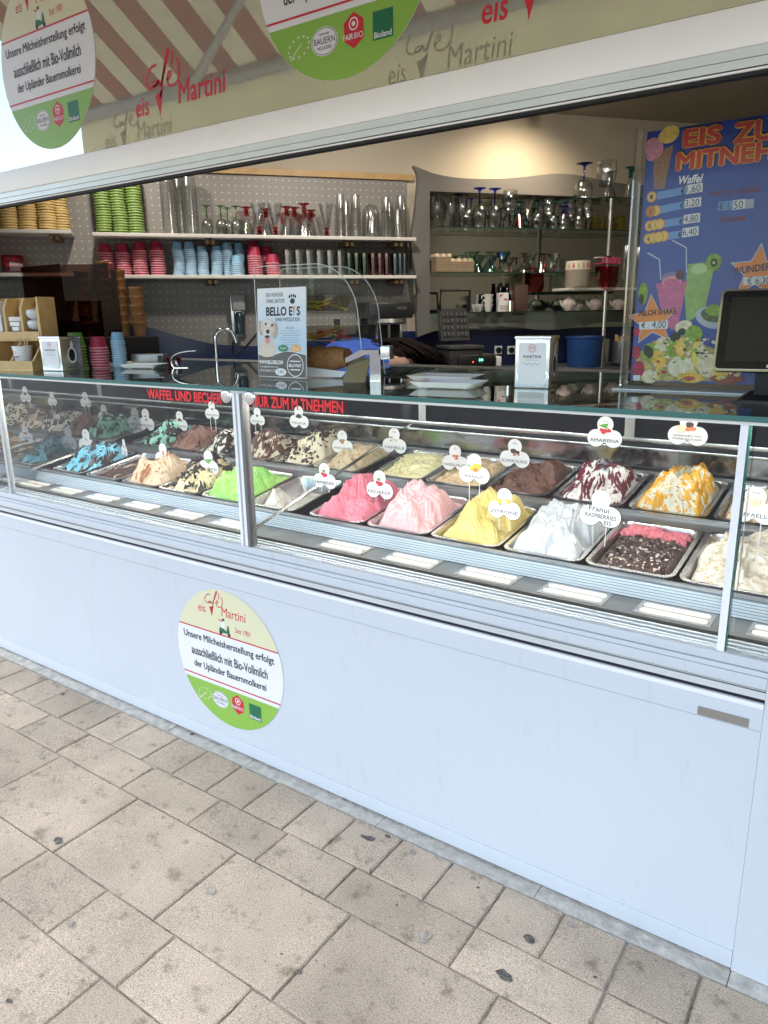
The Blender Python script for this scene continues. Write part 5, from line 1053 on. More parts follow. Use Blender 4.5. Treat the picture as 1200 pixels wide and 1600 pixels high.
bc = thing('paper_cup', 'white paper cup with orange and blue script holding wooden sticks', 'paper cup', onb(-.095, .046, .009), (0, 0, R(12)))
bc.scale = (1.12, 1.12, 1.12)
MB().lathe([(0, 0), (.026, 0), (.036, .078), (.0375, .079), (.0375, .082), (.035, .082), (.025, .004), (0, .004)], 24).build('body', M_PWHT, bc, smooth=True)
pr_ = link('cup_print', None, bc, (0, -.0335, .040), (PI / 2 + .125, 0, 0))
stroke(pr_, 'script', smooth_path([(-.018, .002), (-.014, .012), (-.012, -.006), (-.006, .006), (0, -.002), (.004, .006), (.008, .0), (.014, .006), (.018, .003)], 5), .0022, .0, mat('print_navy', (.03, .06, .16), .5)); stroke(pr_, 'swash', smooth_path([(-.012, .018), (-.004, .024), (.004, .018), (0, .014)], 5), .0022, .0, mat('print_orange', (.75, .28, .03), .5)); stroke(pr_, 'swash', [(-.014, -.010), (.012, -.006)], .0018, .0, MATS['print_orange']); stroke(pr_, 'script', smooth_path([(-.008, -.018), (-.004, -.014), (0, -.018), (.004, -.014), (.008, -.017)], 4), .0016, 0, MATS['print_navy'])
for i, (a, bq) in enumerate(((-.02, .01), (.012, .012), (.018, .0), (.024, .01))):
    tag(MB().tube([bc.location + Vector((a * .3, bq, .02)), bc.location + Vector((a * 1.3, bq, .118))], .0022, 6).build('wooden_stick', mat('birch', (.66, .50, .30), .7), None), f'thin wooden stick, {ORD[i]} from left in the white script cup', 'stick', 'sticks in the white cup')
M_LID = mat('frosted_lid', (.62, .63, .65), .25, coat=.4)
for i, z in enumerate((.161, .205)):
    tag(MB().lathe([(0, 0), (.020, .004), (.034, .014), (.040, .03), (.036, .042), (.02, .047), (0, .048)], 18).build('plastic_dome', M_LID, None, smooth=True, loc=onb(-.055, .104, z + .001)), ('lower' if i == 0 else 'upper') + ' clear dome lid in the right bamboo compartment', 'lid', 'dome lids in the bamboo box')
for i, (z, dx) in enumerate(((.1615, 0), (.182, -.006), (.203, -.012))):
    tag(MB().box(-.026, .026, -.026, .02, 0, .019).build('paper_packet', M_PWHT, None, loc=onb(-.150 + dx, .10, z), rot=(0, 0, .3 * i), bevel=.004), ('bottom', 'middle', 'top')[i] + ' white packet in the middle bamboo compartment', 'packet', 'packets in the bamboo box')
nap = thing('napkin_pile', 'white paper napkins standing in the left bamboo compartment', 'napkins', onb(-.255, .075, .161), (0, 0, R(12)))
for i in range(22): box('napkin', M_PWHT, nap, -.032, .032, -.006 + random.uniform(-.002, .002), .055, i * .0058, i * .0058 + .0048)
# ---- brown acrylic guard with waffle cones behind it
G_BRN = glass('brown_acrylic', (.46, .32, .26), ior=1.16)
gd = thing('acrylic_guard', 'brown smoked acrylic guard with a white sticker behind the bamboo box', 'guard', (-3.33, 2.13, CT), (0, 0, 0))
box('base', M_BLACK, gd, -.36, .34, -.02, .26, 0, .125, bevel=.004)
box('front_sheet', G_BRN, gd, -.33, .0, 0, .004, .127, .46)
MB().prism(rrect(.125, .292, .25, .33, .02), -.002, .002, 'y').build('side_sheet', G_BRN, gd, rot=(0, 0, R(40)), loc=(.002, .004, 0))
sk = link('sticker', MB().prism([(-.036, -.05), (.036, -.05), (.038, -.03)] + [(.040 * math.cos(a), -.0 + .052 * math.sin(a)) for a in [i * PI / 12 for i in range(13)]] + [(-.038, -.03)], 0, .0006).mesh('sticker', M_PWHT), gd, (-.125, -.001, .235), UPRIGHT)
flat(sk, 'cream_field', [(.040 * math.cos(a), .052 * math.sin(a)) for a in [.20 + i * (PI - .4) / 10 for i in range(11)]], .0009, M_PCRM); logo(sk, 0, .030, .05, .0012, M_PRED)
for y, s in ((-.004, 'Unsere Milcheisherstellung erfolgt'), (-.016, 'ausschließlich mit Bio-Vollmilch'), (-.028, 'der Upländer Bauernmolkerei')): fit_text(sk, s, .062, .0062, 0, y, .0012, M_PBLK, bold=.03)
for i, c_ in enumerate((M_PDGR, M_PWHT, M_PRED, M_PBLK)): flat(sk, 'badge', rrect(-.018 + i * .012, -.042, .007, .008, .002), .0012, c_ if c_ is not M_PWHT else MATS['print_grey'] if 'print_grey' in MATS else M_PBLK)
M_CONE = mat('waffle', (.34, .155, .05), .7, var=.3, scale=120, bump=.5, bscale=140)
for i, (px, tz, bz) in enumerate(((106, .44, .127), (122, .37, .127), (138, .31, .127), (92, .40, .127))):
    c_ = Vector((-3.24 + i * .075 if i < 3 else -3.36, 2.29 + i * .035 if i < 3 else 2.26, CT))
    t_ = thing('cone_stack', f'stack of nested brown waffle cones, {("left", "middle", "right", "rear left")[i]} one behind the smoked acrylic', 'cone stack', c_, group='waffle cone stacks')
    z = bz; n = 0
    while z < tz:
        MB().lathe([(.027, 0), (.033, .058), (.035, .060), (.035, .066), (.030, .066), (.025, .01)], 14).build('cone', M_CONE, t_, smooth=True, loc=(random.uniform(-.003, .003), random.uniform(-.003, .003), z)); z += .040
tag(wbuild(MB().box(-.06, .04, -.12, -.02, 0, .09), 'red_basket', G_HOT, None, -.42, 1.7135, .02, bevel=.012), 'red plastic basket on the short lower shelf at the far left', 'basket')
# ---- dog ice poster
pp = thing('poster_stand', 'small upright poster with a pale dog and the words BELLO EIS', 'poster', (-1.755, 1.905, CT), (R(90) - R(3), 0, R(-1)))
PWd, PHt = .222, .298
MB().prism([(-PWd / 2, .004), (PWd / 2, .004), (PWd / 2, PHt), (-PWd / 2, PHt)], -.003, 0).build('sheet', M_PWHT, pp)
MB().prism([(-PWd / 2 - .002, 0), (PWd / 2 + .002, 0), (PWd / 2 + .002, .0035), (-PWd / 2 - .002, .0035)], -.02, .012).build('acrylic_foot', M_TAGB, pp)
gr = bpy.data.materials.new('poster_blue'); gr.use_nodes = True; MATS['poster_blue'] = gr; t = gr.node_tree; b = t.nodes['Principled BSDF']; tc = t.nodes.new('ShaderNodeTexCoord'); sx_ = t.nodes.new('ShaderNodeSeparateXYZ'); rp = t.nodes.new('ShaderNodeValToRGB'); t.links.new(tc.outputs['Object'], sx_.inputs[0])
mr_ = t.nodes.new('ShaderNodeMapRange'); mr_.inputs[1].default_value = .08; mr_.inputs[2].default_value = .29; t.links.new(sx_.outputs['Y'], mr_.inputs[0]); t.links.new(mr_.outputs[0], rp.inputs[0]); rp.color_ramp.elements[0].color = (.45, .66, .83, 1); rp.color_ramp.elements[1].color = (.86, .88, .90, 1); t.links.new(rp.outputs[0], b.inputs['Base Color'])
flat(pp, 'blue_field', [(-PWd / 2 + .002, .075), (PWd / 2 - .002, .085), (PWd / 2 - .002, PHt - .002), (-PWd / 2 + .002, PHt - .002)], .0004, gr)
wvl = smooth_path([(-.109, .082), (-.085, .072), (-.055, .072), (-.02, .082), (.02, .090), (.06, .088), (.109, .080)], 5)
flat(pp, 'grey_field', [(-.109, .006), (.109, .006)] + wvl[::-1], .0008, mat('print_taupe', (.115, .105, .095), .5)); stroke(pp, 'white_wave', [(a, b_ + .002) for a, b_ in wvl], .003, .0010, M_PWHT)
fit_text(pp, 'BELLO E  S', .155, .030, .008, .222, .0010, M_PBLK, bold=.035); flat(pp, 'cone', [(.051, .237), (.064, .237), (.0575, .204)], .0012, mat('print_tan', (.60, .38, .22), .5))
for s, y, x, wd in (('DAS HUNDEEIS', .276, -.030, .080), ('OHNE LAKTOSE', .256, -.026, .086), ('OHNE WEISSZUCKER', .195, .028, .112)): fit_text(pp, s, wd, .0125, x, y, .0010, M_TXT)
flat(pp, 'paw', ell(.052, .254, .011, .009, 16), .0010, M_PBLK)
for a in (-.013, -.005, .005, .013): flat(pp, 'paw', ell(.052 + a, .268 + .003 * (1 if abs(a) < .01 else 0), .0035, .0055, 10), .0010, M_PBLK)
M_D1 = mat('dog_cream', (.74, .64, .54), .7, var=.10, scale=260); M_D2 = mat('dog_tan', (.60, .44, .35), .7, var=.18, scale=260); M_D3 = mat('dog_pale', (.80, .74, .68), .7, var=.06, scale=200)
dog = [('chest', M_D1, [(-.108, .078), (-.104, .105), (-.096, .128), (-.085, .140), (-.045, .138), (-.032, .118), (-.026, .10), (-.030, .085), (-.04, .0735), (-.07, .0705), (-.095, .075)]),
       ('ear', M_D2, ell(-.095, .167, .011, .026, 16, rot=.15)), ('ear', M_D2, ell(-.027, .158, .011, .027, 16, rot=-.15)), ('head', M_D1, ell(-.062, .170, .033, .030, 24)), ('forehead', M_D3, ell(-.062, .185, .022, .013, 18)),
       ('muzzle', M_D3, ell(-.063, .150, .019, .018, 20)), ('tongue', mat('dog_tongue', (.70, .28, .32), .5), ell(-.066, .127, .0085, .012, 14)), ('mouth', M_PBLK, ell(-.064, .139, .012, .005, 14)), ('nose', M_PBLK, ell(-.061, .156, .0085, .0075, 14)), ('eye', M_PBLK, ell(-.070, .181, .0048, .0045, 12)), ('eye', M_PBLK, ell(-.040, .177, .0048, .0045, 12))]
for i, (nm, mm, pl_) in enumerate(dog): flat(pp, nm, pl_, .0011 + .00025 * i, mm)
for i in range(11): stroke(pp, 'small_print', [(.040 - (.045 if i % 3 else .034), .165 - i * .0072), (.040 + (.045 if i % 2 else .037), .165 - i * .0072)], [.0018, .0018], .0010, mat('print_small', (.34, .40, .46), .6)) if i not in (0, 8) else (fit_text(pp, 'BELLO EIS', .035, .006, .040, .168, .0010, M_TXT) if i == 0 else None)
for x, c_, s in ((.008, (.04, .24, .11), 'Vegan'), (.066, (.80, .42, .12), 'Natural')): flat(pp, 'badge', ell(x, .101, .024, .0115, 24), .0014, mat('badge_' + s.lower(), c_, .5)); fit_text(pp, s, .030, .009, x, .101, .0017, M_PWHT, shear=.15)
fit_text(pp, 'WWW.BELLOEIS.COM', .112, .0135, -.050, .054, .0014, M_PWHT, bold=.04); fit_text(pp, 'info@belloeis.com', .085, .008, -.058, .038, .0014, M_PWHT); fit_text(pp, '0157/2941177', .075, .008, -.064, .025, .0014, M_PWHT)
rg = ell(.062, .045, .036, .036, 28); stroke(pp, 'ring', rg + rg[:1], .003, .0014, M_PWHT); fit_text(pp, 'BELLO POINT', .058, .0105, .062, .045, .0014, M_PWHT, bold=.03); stroke(pp, 'small_print', [(.038, .059), (.086, .059)], .0035, .0014, M_PWHT); stroke(pp, 'small_print', [(.040, .031), (.084, .031)], .0035, .0014, M_PWHT)
flat(pp, 'price_spot', ell(-.004, .022, .026, .0125, 24), .0017, M_PWHT); fit_text(pp, '3,80', .030, .012, -.004, .022, .0020, mat('pen_blue', (.06, .08, .25), .5))
# ---- clear dome with sweets, cones and metal holders
dm = thing('toppings_dome', 'clear acrylic case with coloured spoons and sweets behind the dog poster', 'acrylic case', (-1.885, 1.93, CT), (0, 0, R(10)))
dm.scale = (.94, 1, .98)
sec = [(0, 0.004), (0, .37), (.02, .378)] + [(.25 + .17 * math.sin(a) , .20 + .178 * math.cos(a)) for a in [i * PI / 24 for i in range(13)]] + [(.44, .004)]
for y in (0, .16): MB().prism(sec, y, y + .004, 'y').build('side_wall', glass('case_acrylic', (.97, .98, .98), ior=1.12), dm)
MB().tube([(a, .002, z) for a, z in sec], .0016, 6).build('edge', mat('bright_edge', (.75, .78, .78), .2), dm); MB().tube([(a, .162, z) for a, z in sec], .0016, 6).build('edge', MATS['bright_edge'], dm)
MB().tube([(.19, .08, .004), (.19, .08, .36)], .006, 8).build('post', M_TAGB, dm, smooth=True)
for z, x1 in ((.225, .33), (.125, .40)): 
    MB().prism([(.02, 0), (x1 - .05, 0), (x1, .052), (.02, .052)], .01, .15, 'y').build('tray', glass('tray_acrylic', (.72, .70, .64), ior=1.25), dm, loc=(0, 0, z))
def scat(label, cols, x0, x1, z0, n, s, seed):
    r = random.Random(seed)
    for i in range(n):
        c_ = cols[i % len(cols)]; p = dm.matrix_basis @ Vector((r.uniform(x0, x1), r.uniform(.03, .13), z0 + r.uniform(.004, .03)))
        t_ = tag(MB().tube([(-.030, 0, 0), (.012, 0, .002), (.03, 0, .004)], [.0026, .0028, .004], 6).ball((.036, 0, .004), (.013, .009, .003), 10, 5).build('plastic_spoon', mat('sweet_' + c_[0], c_[1], .25), None, smooth=True, loc=p, rot=(0, r.uniform(-.3, .3), r.uniform(-.6, .6) + (PI if i % 2 else 0))), f'{c_[0]} plastic ice spoon, number {ORD[i]} {label}', 'spoon', 'plastic spoons ' + label)
scat('in the upper tray of the clear case', [('lime', (.65, .75, .10)), ('yellow', (.80, .65, .08)), ('red', (.75, .06, .08))], .16, .27, .227, 9, 1, 5); scat('in the lower tray of the clear case', [('orange', (.85, .35, .03)), ('red', (.80, .05, .06)), ('yellow', (.85, .62, .05))], .12, .33, .127, 16, 1, 6)
for i, x in enumerate((.12, .18, .24, .30)):
    o = MB().tube([(0, 0, 0), (.02, .0, .001), (.075, 0, .004)], [.040, .041, .030], 16).build('waffle_cone', M_CONE, None, smooth=True, loc=dm.matrix_basis @ Vector((x - .03, .05 + .01 * (i % 2), .065)), rot=(0, 0, R(12) + .15 * (i % 3 - 1))); tag(o, f'brown waffle cone lying in the clear case, {ORD[i]} from left', 'waffle cone', 'waffle cones lying in the clear case')
MB().prism([(.06, .004), (.34, .004), (.36, .022), (.05, .05)], .012, .016, 'y').build('paper_liner', M_PWHT, dm)
md = thing('cone_holder', 'polished steel cone holder in front of the clear case', 'cone holder', (-1.47, 1.875, CT), (0, 0, R(20)))
MB().prism([(0, 0), (.075, 0), (.085, .075), (.045, .085), (.018, .06)], -.002, .0, 'y').build('plate', mat('polished_steel', (.38, .38, .37), .1, metal=1.0), md, rot=(R(-18), 0, 0)); MB().prism([(.012, .06), (.075, .085), (.12, .086), (.12, .10), (.06, .1), (.01, .075)], .001, .05, 'y').build('shelf', MATS['polished_steel'], md); box('leg', MATS['polished_steel'], md, .085, .12, .02, .05, 0, .0845)
box('clamp', M_STEEL, md, .125, .155, .0, .06, .07, .112, bevel=.004)
for nm, lb, lc, rz in (('steel_holder', 'bent steel holder standing behind the cups on the counter', (-2.60, 2.16, CT), R(30)),):
    t_ = thing(nm, lb, 'holder', lc, (0, 0, rz)); path = smooth_path([(0, 0), (-.012, .02), (-.006, .045), (.02, .062), (.06, .070), (.10, .072)], 4); MB().prism([(a, z) for a, z in path] + [(a, z - .003) for a, z in path[::-1]], -.03, .03, 'y').build('sheet', M_CHROME, t_); MB().box(-.002, .06, -.03, .03, 0, .002).build('foot', M_CHROME, t_)
# ---- menu board in an acrylic stand
MY = 2.07
mb_ = thing('menu_board', 'large blue acrylic menu board headed EIS ZUM MITNEHMEN', 'menu board', (-.41, MY, CT), (0, 0, 0))
def mp(x, y):          # survey of the print on its own plane, relative to the board
    p = ay(900 + x * 300 / 1043, 180 + y * 460 / 1600, MY); return (p.x + .41, p.z - CT)
BX0, BX1, BZ0, BZ1 = -.214, .206, .020, .640
M_MBLUE = mat('menu_blue', (.030, .062, .29), .35, var=.10, scale=9)
face = link('print_sheet', MB().prism([(BX0, BZ0), (BX1, BZ0), (BX1, BZ1), (BX0, BZ1)], -.002, 0).mesh('print_sheet', M_MBLUE), mb_, (0, 0, 0), UPRIGHT)
G_ACR = glass('clear_acrylic', (.97, .98, .98), ior=1.13)
box('acrylic_front', G_ACR, mb_, BX0 - .014, BX1 + .014, -.009, -.006, .004, BZ1 + .006); box('acrylic_side', glass('acrylic_edge', (.70, .74, .76), boost=.12), mb_, BX0 - .019, BX0 - .0145, -.035, .02, .004, BZ1 + .004); box('acrylic_foot', mat('glitter_strip', (.55, .60, .64), .4, var=.5, scale=500), mb_, BX0 - .03, BX1 + .02, -.06, .05, 0, .0038)
_mc = [0]
def mz(k): _mc[0] += 1; return .0004 + .00035 * k + .000012 * (_mc[0] % 25)
def mtext(s, x0, y0, x1, y1, hgt, m_, z=3, bold=.02, shear=0.0, name='lettering'):
    a, c_ = mp(x0, y0), mp(x1, y1); return fit_text(face, s, c_[0] - a[0], hgt, (a[0] + c_[0]) / 2, (a[1] + c_[1]) / 2, mz(z), m_, bold=bold, shear=shear, name=name)
def mpoly(nm, pts, m_, z): return flat(face, nm, [mp(*p) for p in pts], mz(z), m_)
def mell(nm, x, y, rx, rz, m_, z, rot=0.0, n=22): c_ = mp(x, y); return flat(face, nm, ell(c_[0], c_[1], rx, rz, n, rot=rot), mz(z), m_)
M_TITL = mat('print_orange_red', (.55, .06, .045), .4); M_TITO = mat('print_gold', (.72, .40, .06), .4); M_SHD = mat('print_midnight', (.010, .014, .07), .4); M_BAR = mat('print_sky', (.16, .30, .58), .4); M_SLIP = mat('price_slip', (.72, .72, .72), .5); M_PEN = mat('pen_black', (.03, .03, .035), .5)
mf, mw = {}, {}
def title(s, x0, y0, x1, y1, h_):
    for m_, bo, z, off in ((M_SHD, .085, 1, .004), (M_TITO, .065, 2, 0), (M_TITL, .030, 3, 0)):
        o = mtext(s, x0, y0, x1, y1, h_, m_, z, bold=bo); o.location.y += off; o.scale.x *= 1 + bo * .35; o.scale.y *= 1 + bo * .6
    return o
# "EIS ZUM" and "MITNEHMEN": the words run on past the picture edge
def span(s, x0, y0, x1, y1, ratio):   # visible part -> whole word width
    a, c_ = mp(x0, y0), mp(x1, y1); return a, (c_[0] - a[0]) * ratio
a = mp(585, 125); title_w = .052
fitw = mp(790, 125)[0] - a[0]
def title2(s, xl, zc, wd, h_):
    for m_, bo, z, off in ((M_SHD, .11, 1, .004), (M_TITO, .085, 2, 0), (M_TITL, .035, 3, 0)):
        o = fit_text(face, s, wd + bo * .06, h_ + bo * .06, xl + wd / 2, zc + off, mz(z), m_, bold=bo)
title2('EIS', a[0], mp(690, 115)[1], fitw, .040); zx = mp(862, 90)[0]; title2('ZUM', zx, mp(960, 88)[1], .138, .044)
mxl = mp(548, 250)[0]; title2('MITNEHMEN', mxl, mp(760, 228)[1], .345, .040)
M_PINK = mat('print_pink_ice', (.66, .28, .34), .5, var=.2, scale=90); M_YEL = mat('print_yellow_ice', (.78, .56, .12), .5, var=.2, scale=90); M_WAF = mat('print_waffle', (.33, .19, .12), .6, var=.25, scale=150)
mpoly('waffle_cone', [(420, 215), (530, 160), (480, 400), (425, 400)], M_WAF, 1); mell('pink_scoop', 425, 180, .022, .026, M_PINK, 2, .5); mell('pink_scoop', 410, 222, .012, .012, M_PINK, 2); mell('yellow_scoop', 508, 105, .024, .020, M_YEL, 3, .3); mell('yellow_scoop', 470, 120, .010, .012, M_YEL, 3)
mtext('Waffel', 560, 355, 692, 340, .020, M_PWHT, 3, bold=.03, shear=.25)
for i, (y0, yR, pr_s, xs, x1) in enumerate(((440, 405, '1,60', 598, 690), (520, 482, '3,20', 590, 682), (598, 568, '4,80', 585, 676), (668, 640, '6,40', 578, 668))):
    mpoly('price_bar', [(440, y0 + 20), (600, yR + 22), (600, yR - 18), (440, y0 - 22)], M_BAR, 1)
    for j in range(i + 1): mell('coin', 412 - i * 6 + (.0 if j == 0 else j * 28), y0 + 4 - j * 5, .0125, .0135, mat('coin_rim', (.55, .20, .03), .4), 2 + j * .4); mell('coin', 412 - i * 6 + j * 28, y0 + 4 - j * 5, .0108, .0118, mat('coin_gold', (.74, .50, .12), .4), 2.2 + j * .4)
    mtext(str(i + 1), 404 - i * 6, y0 + 6, 418 - i * 6, y0 + 4, .010, M_SHD, 5)
    mtext('€', 570 - i * 5, yR + 10, 592 - i * 5, yR + 8, .014, M_PEN, 3)
    mpoly('price_slip', [(xs, yR + 25), (x1 - 2, yR + 12), (x1, yR - 38), (xs + 2, yR - 25)], M_SLIP, 2); mtext(pr_s, xs + 3, yR + 4, x1 - 12, yR - 10, .0185, M_PEN, 3, bold=.0, name='handwriting')
mtext('MIT SAHNE', 730, 430, 1005, 402, .012, mat('print_dull_red', (.20, .05, .07), .5), 2, bold=.03); mtext('BECHER', 785, 572, 925, 556, .012, MATS['print_dull_red'], 2, bold=.03)
mpoly('price_bar', [(770, 520), (965, 505), (968, 455), (775, 470)], M_BAR, 1); mtext('€ 1,', 778, 500, 846, 492, .018, M_PEN, 3, bold=0); mpoly('price_slip', [(850, 516), (918, 508), (922, 455), (854, 463)], M_SLIP, 2); mtext('50', 858, 490, 908, 484, .018, M_PEN, 3, bold=0, name='handwriting'); mpoly('price_slip', [(922, 508), (965, 505), (968, 455), (924, 458)], mat('slip_grey', (.40, .44, .50), .5), 2)
# shakes, stars and fruit
M_STAR = mat('print_orange_star', (.72, .24, .045), .45); M_PSH = mat('print_pink_shake', (.52, .13, .26), .45, var=.15, scale=60); M_GSH = mat('print_green_shake', (.26, .42, .12), .45, var=.15, scale=60); M_KIWI = mat('print_kiwi', (.22, .36, .04), .5, var=.3, scale=110); M_KSK = mat('print_kiwi_core', (.03, .035, .01), .5); M_CRE = mat('print_cream_fruit', (.70, .62, .42), .5, var=.25, scale=110); M_PEACH = mat('print_peach', (.76, .46, .07), .5, var=.15, scale=60); M_BER = mat('print_berry', (.40, .03, .06), .5, var=.35, scale=160); M_GLO = mat('print_glow', (.52, .60, .74), .5)
mpoly('green_shake', [(600, 1130), (700, 1060), (750, 830), (690, 800), (610, 810), (590, 950)], M_GSH, 1); mell('shake_top', 670, 835, .020, .012, mat('print_pale_green', (.46, .60, .28), .5), 2); mell('kiwi_slice', 748, 800, .0185, .021, M_KIWI, 3); mell('kiwi_core', 750, 802, .0085, .010, M_KSK, 4); mell('kiwi_heart', 750, 802, .003, .0035, M_CRE, 5)
mpoly('pink_shake', [(520, 1170), (555, 1150), (605, 900), (435, 915), (470, 1100)], M_PSH, 2); mell('shake_top', 520, 905, .0245, .0145, M_PINK, 3); mell('glass_rim', 520, 880, .0250, .0125, mat('print_grey_blue', (.16, .18, .30), .4), 2.5); mell('shake_top', 522, 912, .021, .0105, M_PSH, 4); mell('cherry', 565, 868, .010, .012, mat('print_wine', (.10, .012, .02), .4), 5)
for pl_ in ([(390, 748), (455, 785), (462, 895)], [(525, 680), (600, 720), (602, 855)]): stroke(face, 'straw', [mp(*p) for p in pl_], .0032, mz(5), mat('print_straw', (.48, .52, .62), .4))
def star(cx, cy_, r, rot, z, nm):
    c_ = mp(cx, cy_)
    for k, mm, zz in ((1.07, M_GLO, z), (1.0, M_STAR, z + 1)): flat(face, nm, [(c_[0] + r * k * (1 if i % 2 == 0 else .46) * math.sin(rot + i * PI / 5), c_[1] + r * k * (1 if i % 2 == 0 else .46) * math.cos(rot + i * PI / 5)) for i in range(10)][::-1], mz(zz), mm)
mell('kiwi_slice', 365, 970, .012, .028, M_KIWI, 2); mell('kiwi_core', 356, 1000, .007, .014, M_KSK, 3)
star(415, 1115, .064, -.12, 5, 'orange_star'); mtext('MILCH SHAKE', 342, 1095, 550, 1045, .015, mat('print_plum', (.07, .02, .06), .4), 8, bold=.03).rotation_euler = (0, 0, .06); mpoly('price_slip', [(345, 1165), (500, 1160), (502, 1115), (345, 1125)], M_SLIP, 7); mtext('€', 358, 1142, 378, 1140, .014, M_PEN, 9); mtext('4,00', 415, 1142, 490, 1138, .021, M_PEN, 9, bold=0, name='handwriting')
star(985, 850, .062, .05, 3, 'orange_star'); mtext('WUNDERTÜTE' if False else 'WUNDER', 850, 855, 1062, 815, .017, MATS['print_plum'], 6, bold=.03).rotation_euler = (0, 0, .10); mpoly('price_slip', [(910, 925), (1080, 915), (1080, 870), (910, 882)], M_SLIP, 6); mtext('€ 6,30', 930, 905, 1055, 895, .019, M_PEN, 8, bold=0, name='handwriting')
mell('ice_cup', 740, 1100, .042, .026, mat('print_cup', (.40, .46, .50), .4), 2, -.3); mell('ice_cup', 745, 1085, .030, .018, mat('print_green_dark', (.08, .13, .04), .5, var=.5, scale=120), 3, -.2); mell('kiwi_slice', 750, 1060, .020, .014, M_KIWI, 3.5)
fr_ = [(585, 1150, .022, .016, M_CRE, .3), (575, 1175, .010, .008, M_KSK, .3), (640, 1190, .022, .022, M_KIWI, .2), (480, 1240, .022, .018, M_CRE, 0), (410, 1290, .022, .026, M_KIWI, .5), (395, 1285, .012, .018, M_KSK, .5), (520, 1265, .016, .024, M_KIWI, 0), (570, 1260, .012, .026, M_PEACH, .0), (450, 1330, .018, .026, M_PEACH, .5), (665, 1300, .016, .036, mat('print_lemon', (.74, .60, .10), .5), .1), (680, 1300, .010, .030, M_CRE, .1), (570, 1370, .034, .026, mat('print_vanilla', (.72, .66, .48), .5, var=.15, scale=80), 0), (400, 1420, .022, .018, M_CRE, 0), (330, 1180, .008, .012, M_BER, 0), (330, 1290, .010, .018, M_BER, 0), (340, 1380, .016, .022, M_BER, 0), (620, 1425, .034, .014, M_PEACH, 0), (615, 1430, .016, .006, mat('print_peach_red', (.50, .10, .04), .5), 0), (820, 1430, .04, .014, mat('print_plum_fruit', (.28, .07, .03), .5), 0), (540, 1205, .013, .012, M_KSK, 0), (720, 1360, .026, .03, M_CRE, .2), (790, 1380, .02, .02, M_PEACH, 0)]
mpoly('fruit_bed', [(318, 1445), (900, 1445), (900, 1330), (700, 1250), (600, 1190), (420, 1230), (330, 1300)], mat('print_fruit', (.42, .34, .12), .5, var=.5, scale=60), 2)
for i, (x, y, rx, rz, mm, ro) in enumerate(fr_): mell('fruit', x, y, rx, rz, mm, 3 + i * .25, ro)
rf = random.Random(21); fb = MB(); mats_f = [M_CRE, M_KIWI, M_KSK, M_PEACH, M_BER, MATS['print_vanilla'], MATS['print_lemon']]
for i in range(230):
    x_, y_ = rf.uniform(325, 890), rf.uniform(1215, 1442)
    if y_ < 1445 - (x_ - 318) * .62 and x_ < 420: continue
    c_ = mp(x_, y_); r_ = rf.uniform(.0018, .0065); k_ = rf.choice((0, 0, 1, 1, 2, 3, 5, 5, 6, 4)); ro = rf.uniform(0, 3.1); fb.slot(k_); zz = mz(9.5)
    fb.add([(a, b_, zz + i * .000002) for a, b_ in [(c_[0] + r_ * rf.uniform(.6, 1.3) * math.cos(t_ + ro), c_[1] + r_ * rf.uniform(.4, .9) * math.sin(t_ + ro)) for t_ in [2 * PI * j / 7 for j in range(7)]]], [list(range(7))])
fb.build('fruit_detail', mats_f, face)
mpoly('maker_mark', [(312, 1440), (350, 1440), (350, 1412), (314, 1412)], M_SLIP, 10)
# ---- point-of-sale terminal
pos = thing('till_screen', 'black touchscreen till on the counter at the right edge', 'till', (-.235, 1.93, CT), (0, 0, R(4)))
MB().prism([(-.090, 0), (.16, 0), (.16, .008), (-.075, .008)], -.11, .14, 'y').build('foot_plate', M_BLACK, pos)
MB().prism([(-.03, .008), (.10, .008), (.10, .012), (.02, .10), (-.05, .10)], .0, .0, 'x') if False else None
MB().prism([(.02, .0085), (.12, .0085), (.07, .085), (.025, .085)], -.06, .14, 'x').build('neck', M_BLACK, pos)
scr = link('screen', None, pos, (-.150, -.005, .066), (PI / 2 - R(16), 0, R(2)))
MB().prism(rrect(.16, .095, .32, .190, .010), -.026, -.004).build('housing', M_BLACK, scr); MB().prism(rrect(.16, .095, .324, .194, .011), -.0038, -.001).build('rim', M_CHROME, scr); MB().prism(rrect(.16, .095, .314, .184, .009), -.0009, .001).build('bezel', mat('gloss_black', (.010, .011, .013), .08), scr)
flat(scr, 'display', [(.022, .022), (.298, .022), (.298, .172), (.022, .172)], .0014, mat('display_black', (.030, .026, .024), .12)); fit_text(scr, 'POSBANK', .075, .007, .15, .010, .0016, M_PWHT, bold=.03)
# ================================================================== work zone behind the counter
sd_ = thing('soap_dispenser', 'grey wall soap dispenser above the sink', 'soap dispenser', wp(.545, 1.405, .012), (0, 0, WROT))
box('back_plate', M_STEEL, sd_, 0, .078, -.02, -.004, 0, .235, bevel=.004); box('cover', mat('grey_plastic', (.33, .33, .32), .4), sd_, .004, .074, -.075, -.0205, .150, .232, bevel=.006); MB().lathe([(0, 0), (.024, 0), (.026, .01), (.026, .10), (.012, .12), (0, .12)], 14).build('bottle', mat('dark_soap', (.03, .05, .06), .15), sd_, smooth=True, loc=(.039, -.048, .022)); MB().tube([(.012, -.07, .0), (.012, -.07, .15), (.066, -.07, .15), (.066, -.07, .0)], .004, 6).build('lever', M_CHROME, sd_)
tap = thing('tap', 'curved steel tap at the sink', 'tap', aw(340, 585, .42), (0, 0, WROT)); tap.location.z = 1.20
MB().tube(smooth_path([(0, 0, 0), (0, 0, .18), (.008, 0, .225), (.04, 0, .25), (.08, 0, .24), (.10, 0, .205), (.105, 0, .18)], 5), .0105, 10).build('spout', M_CHROME, tap, smooth=True)
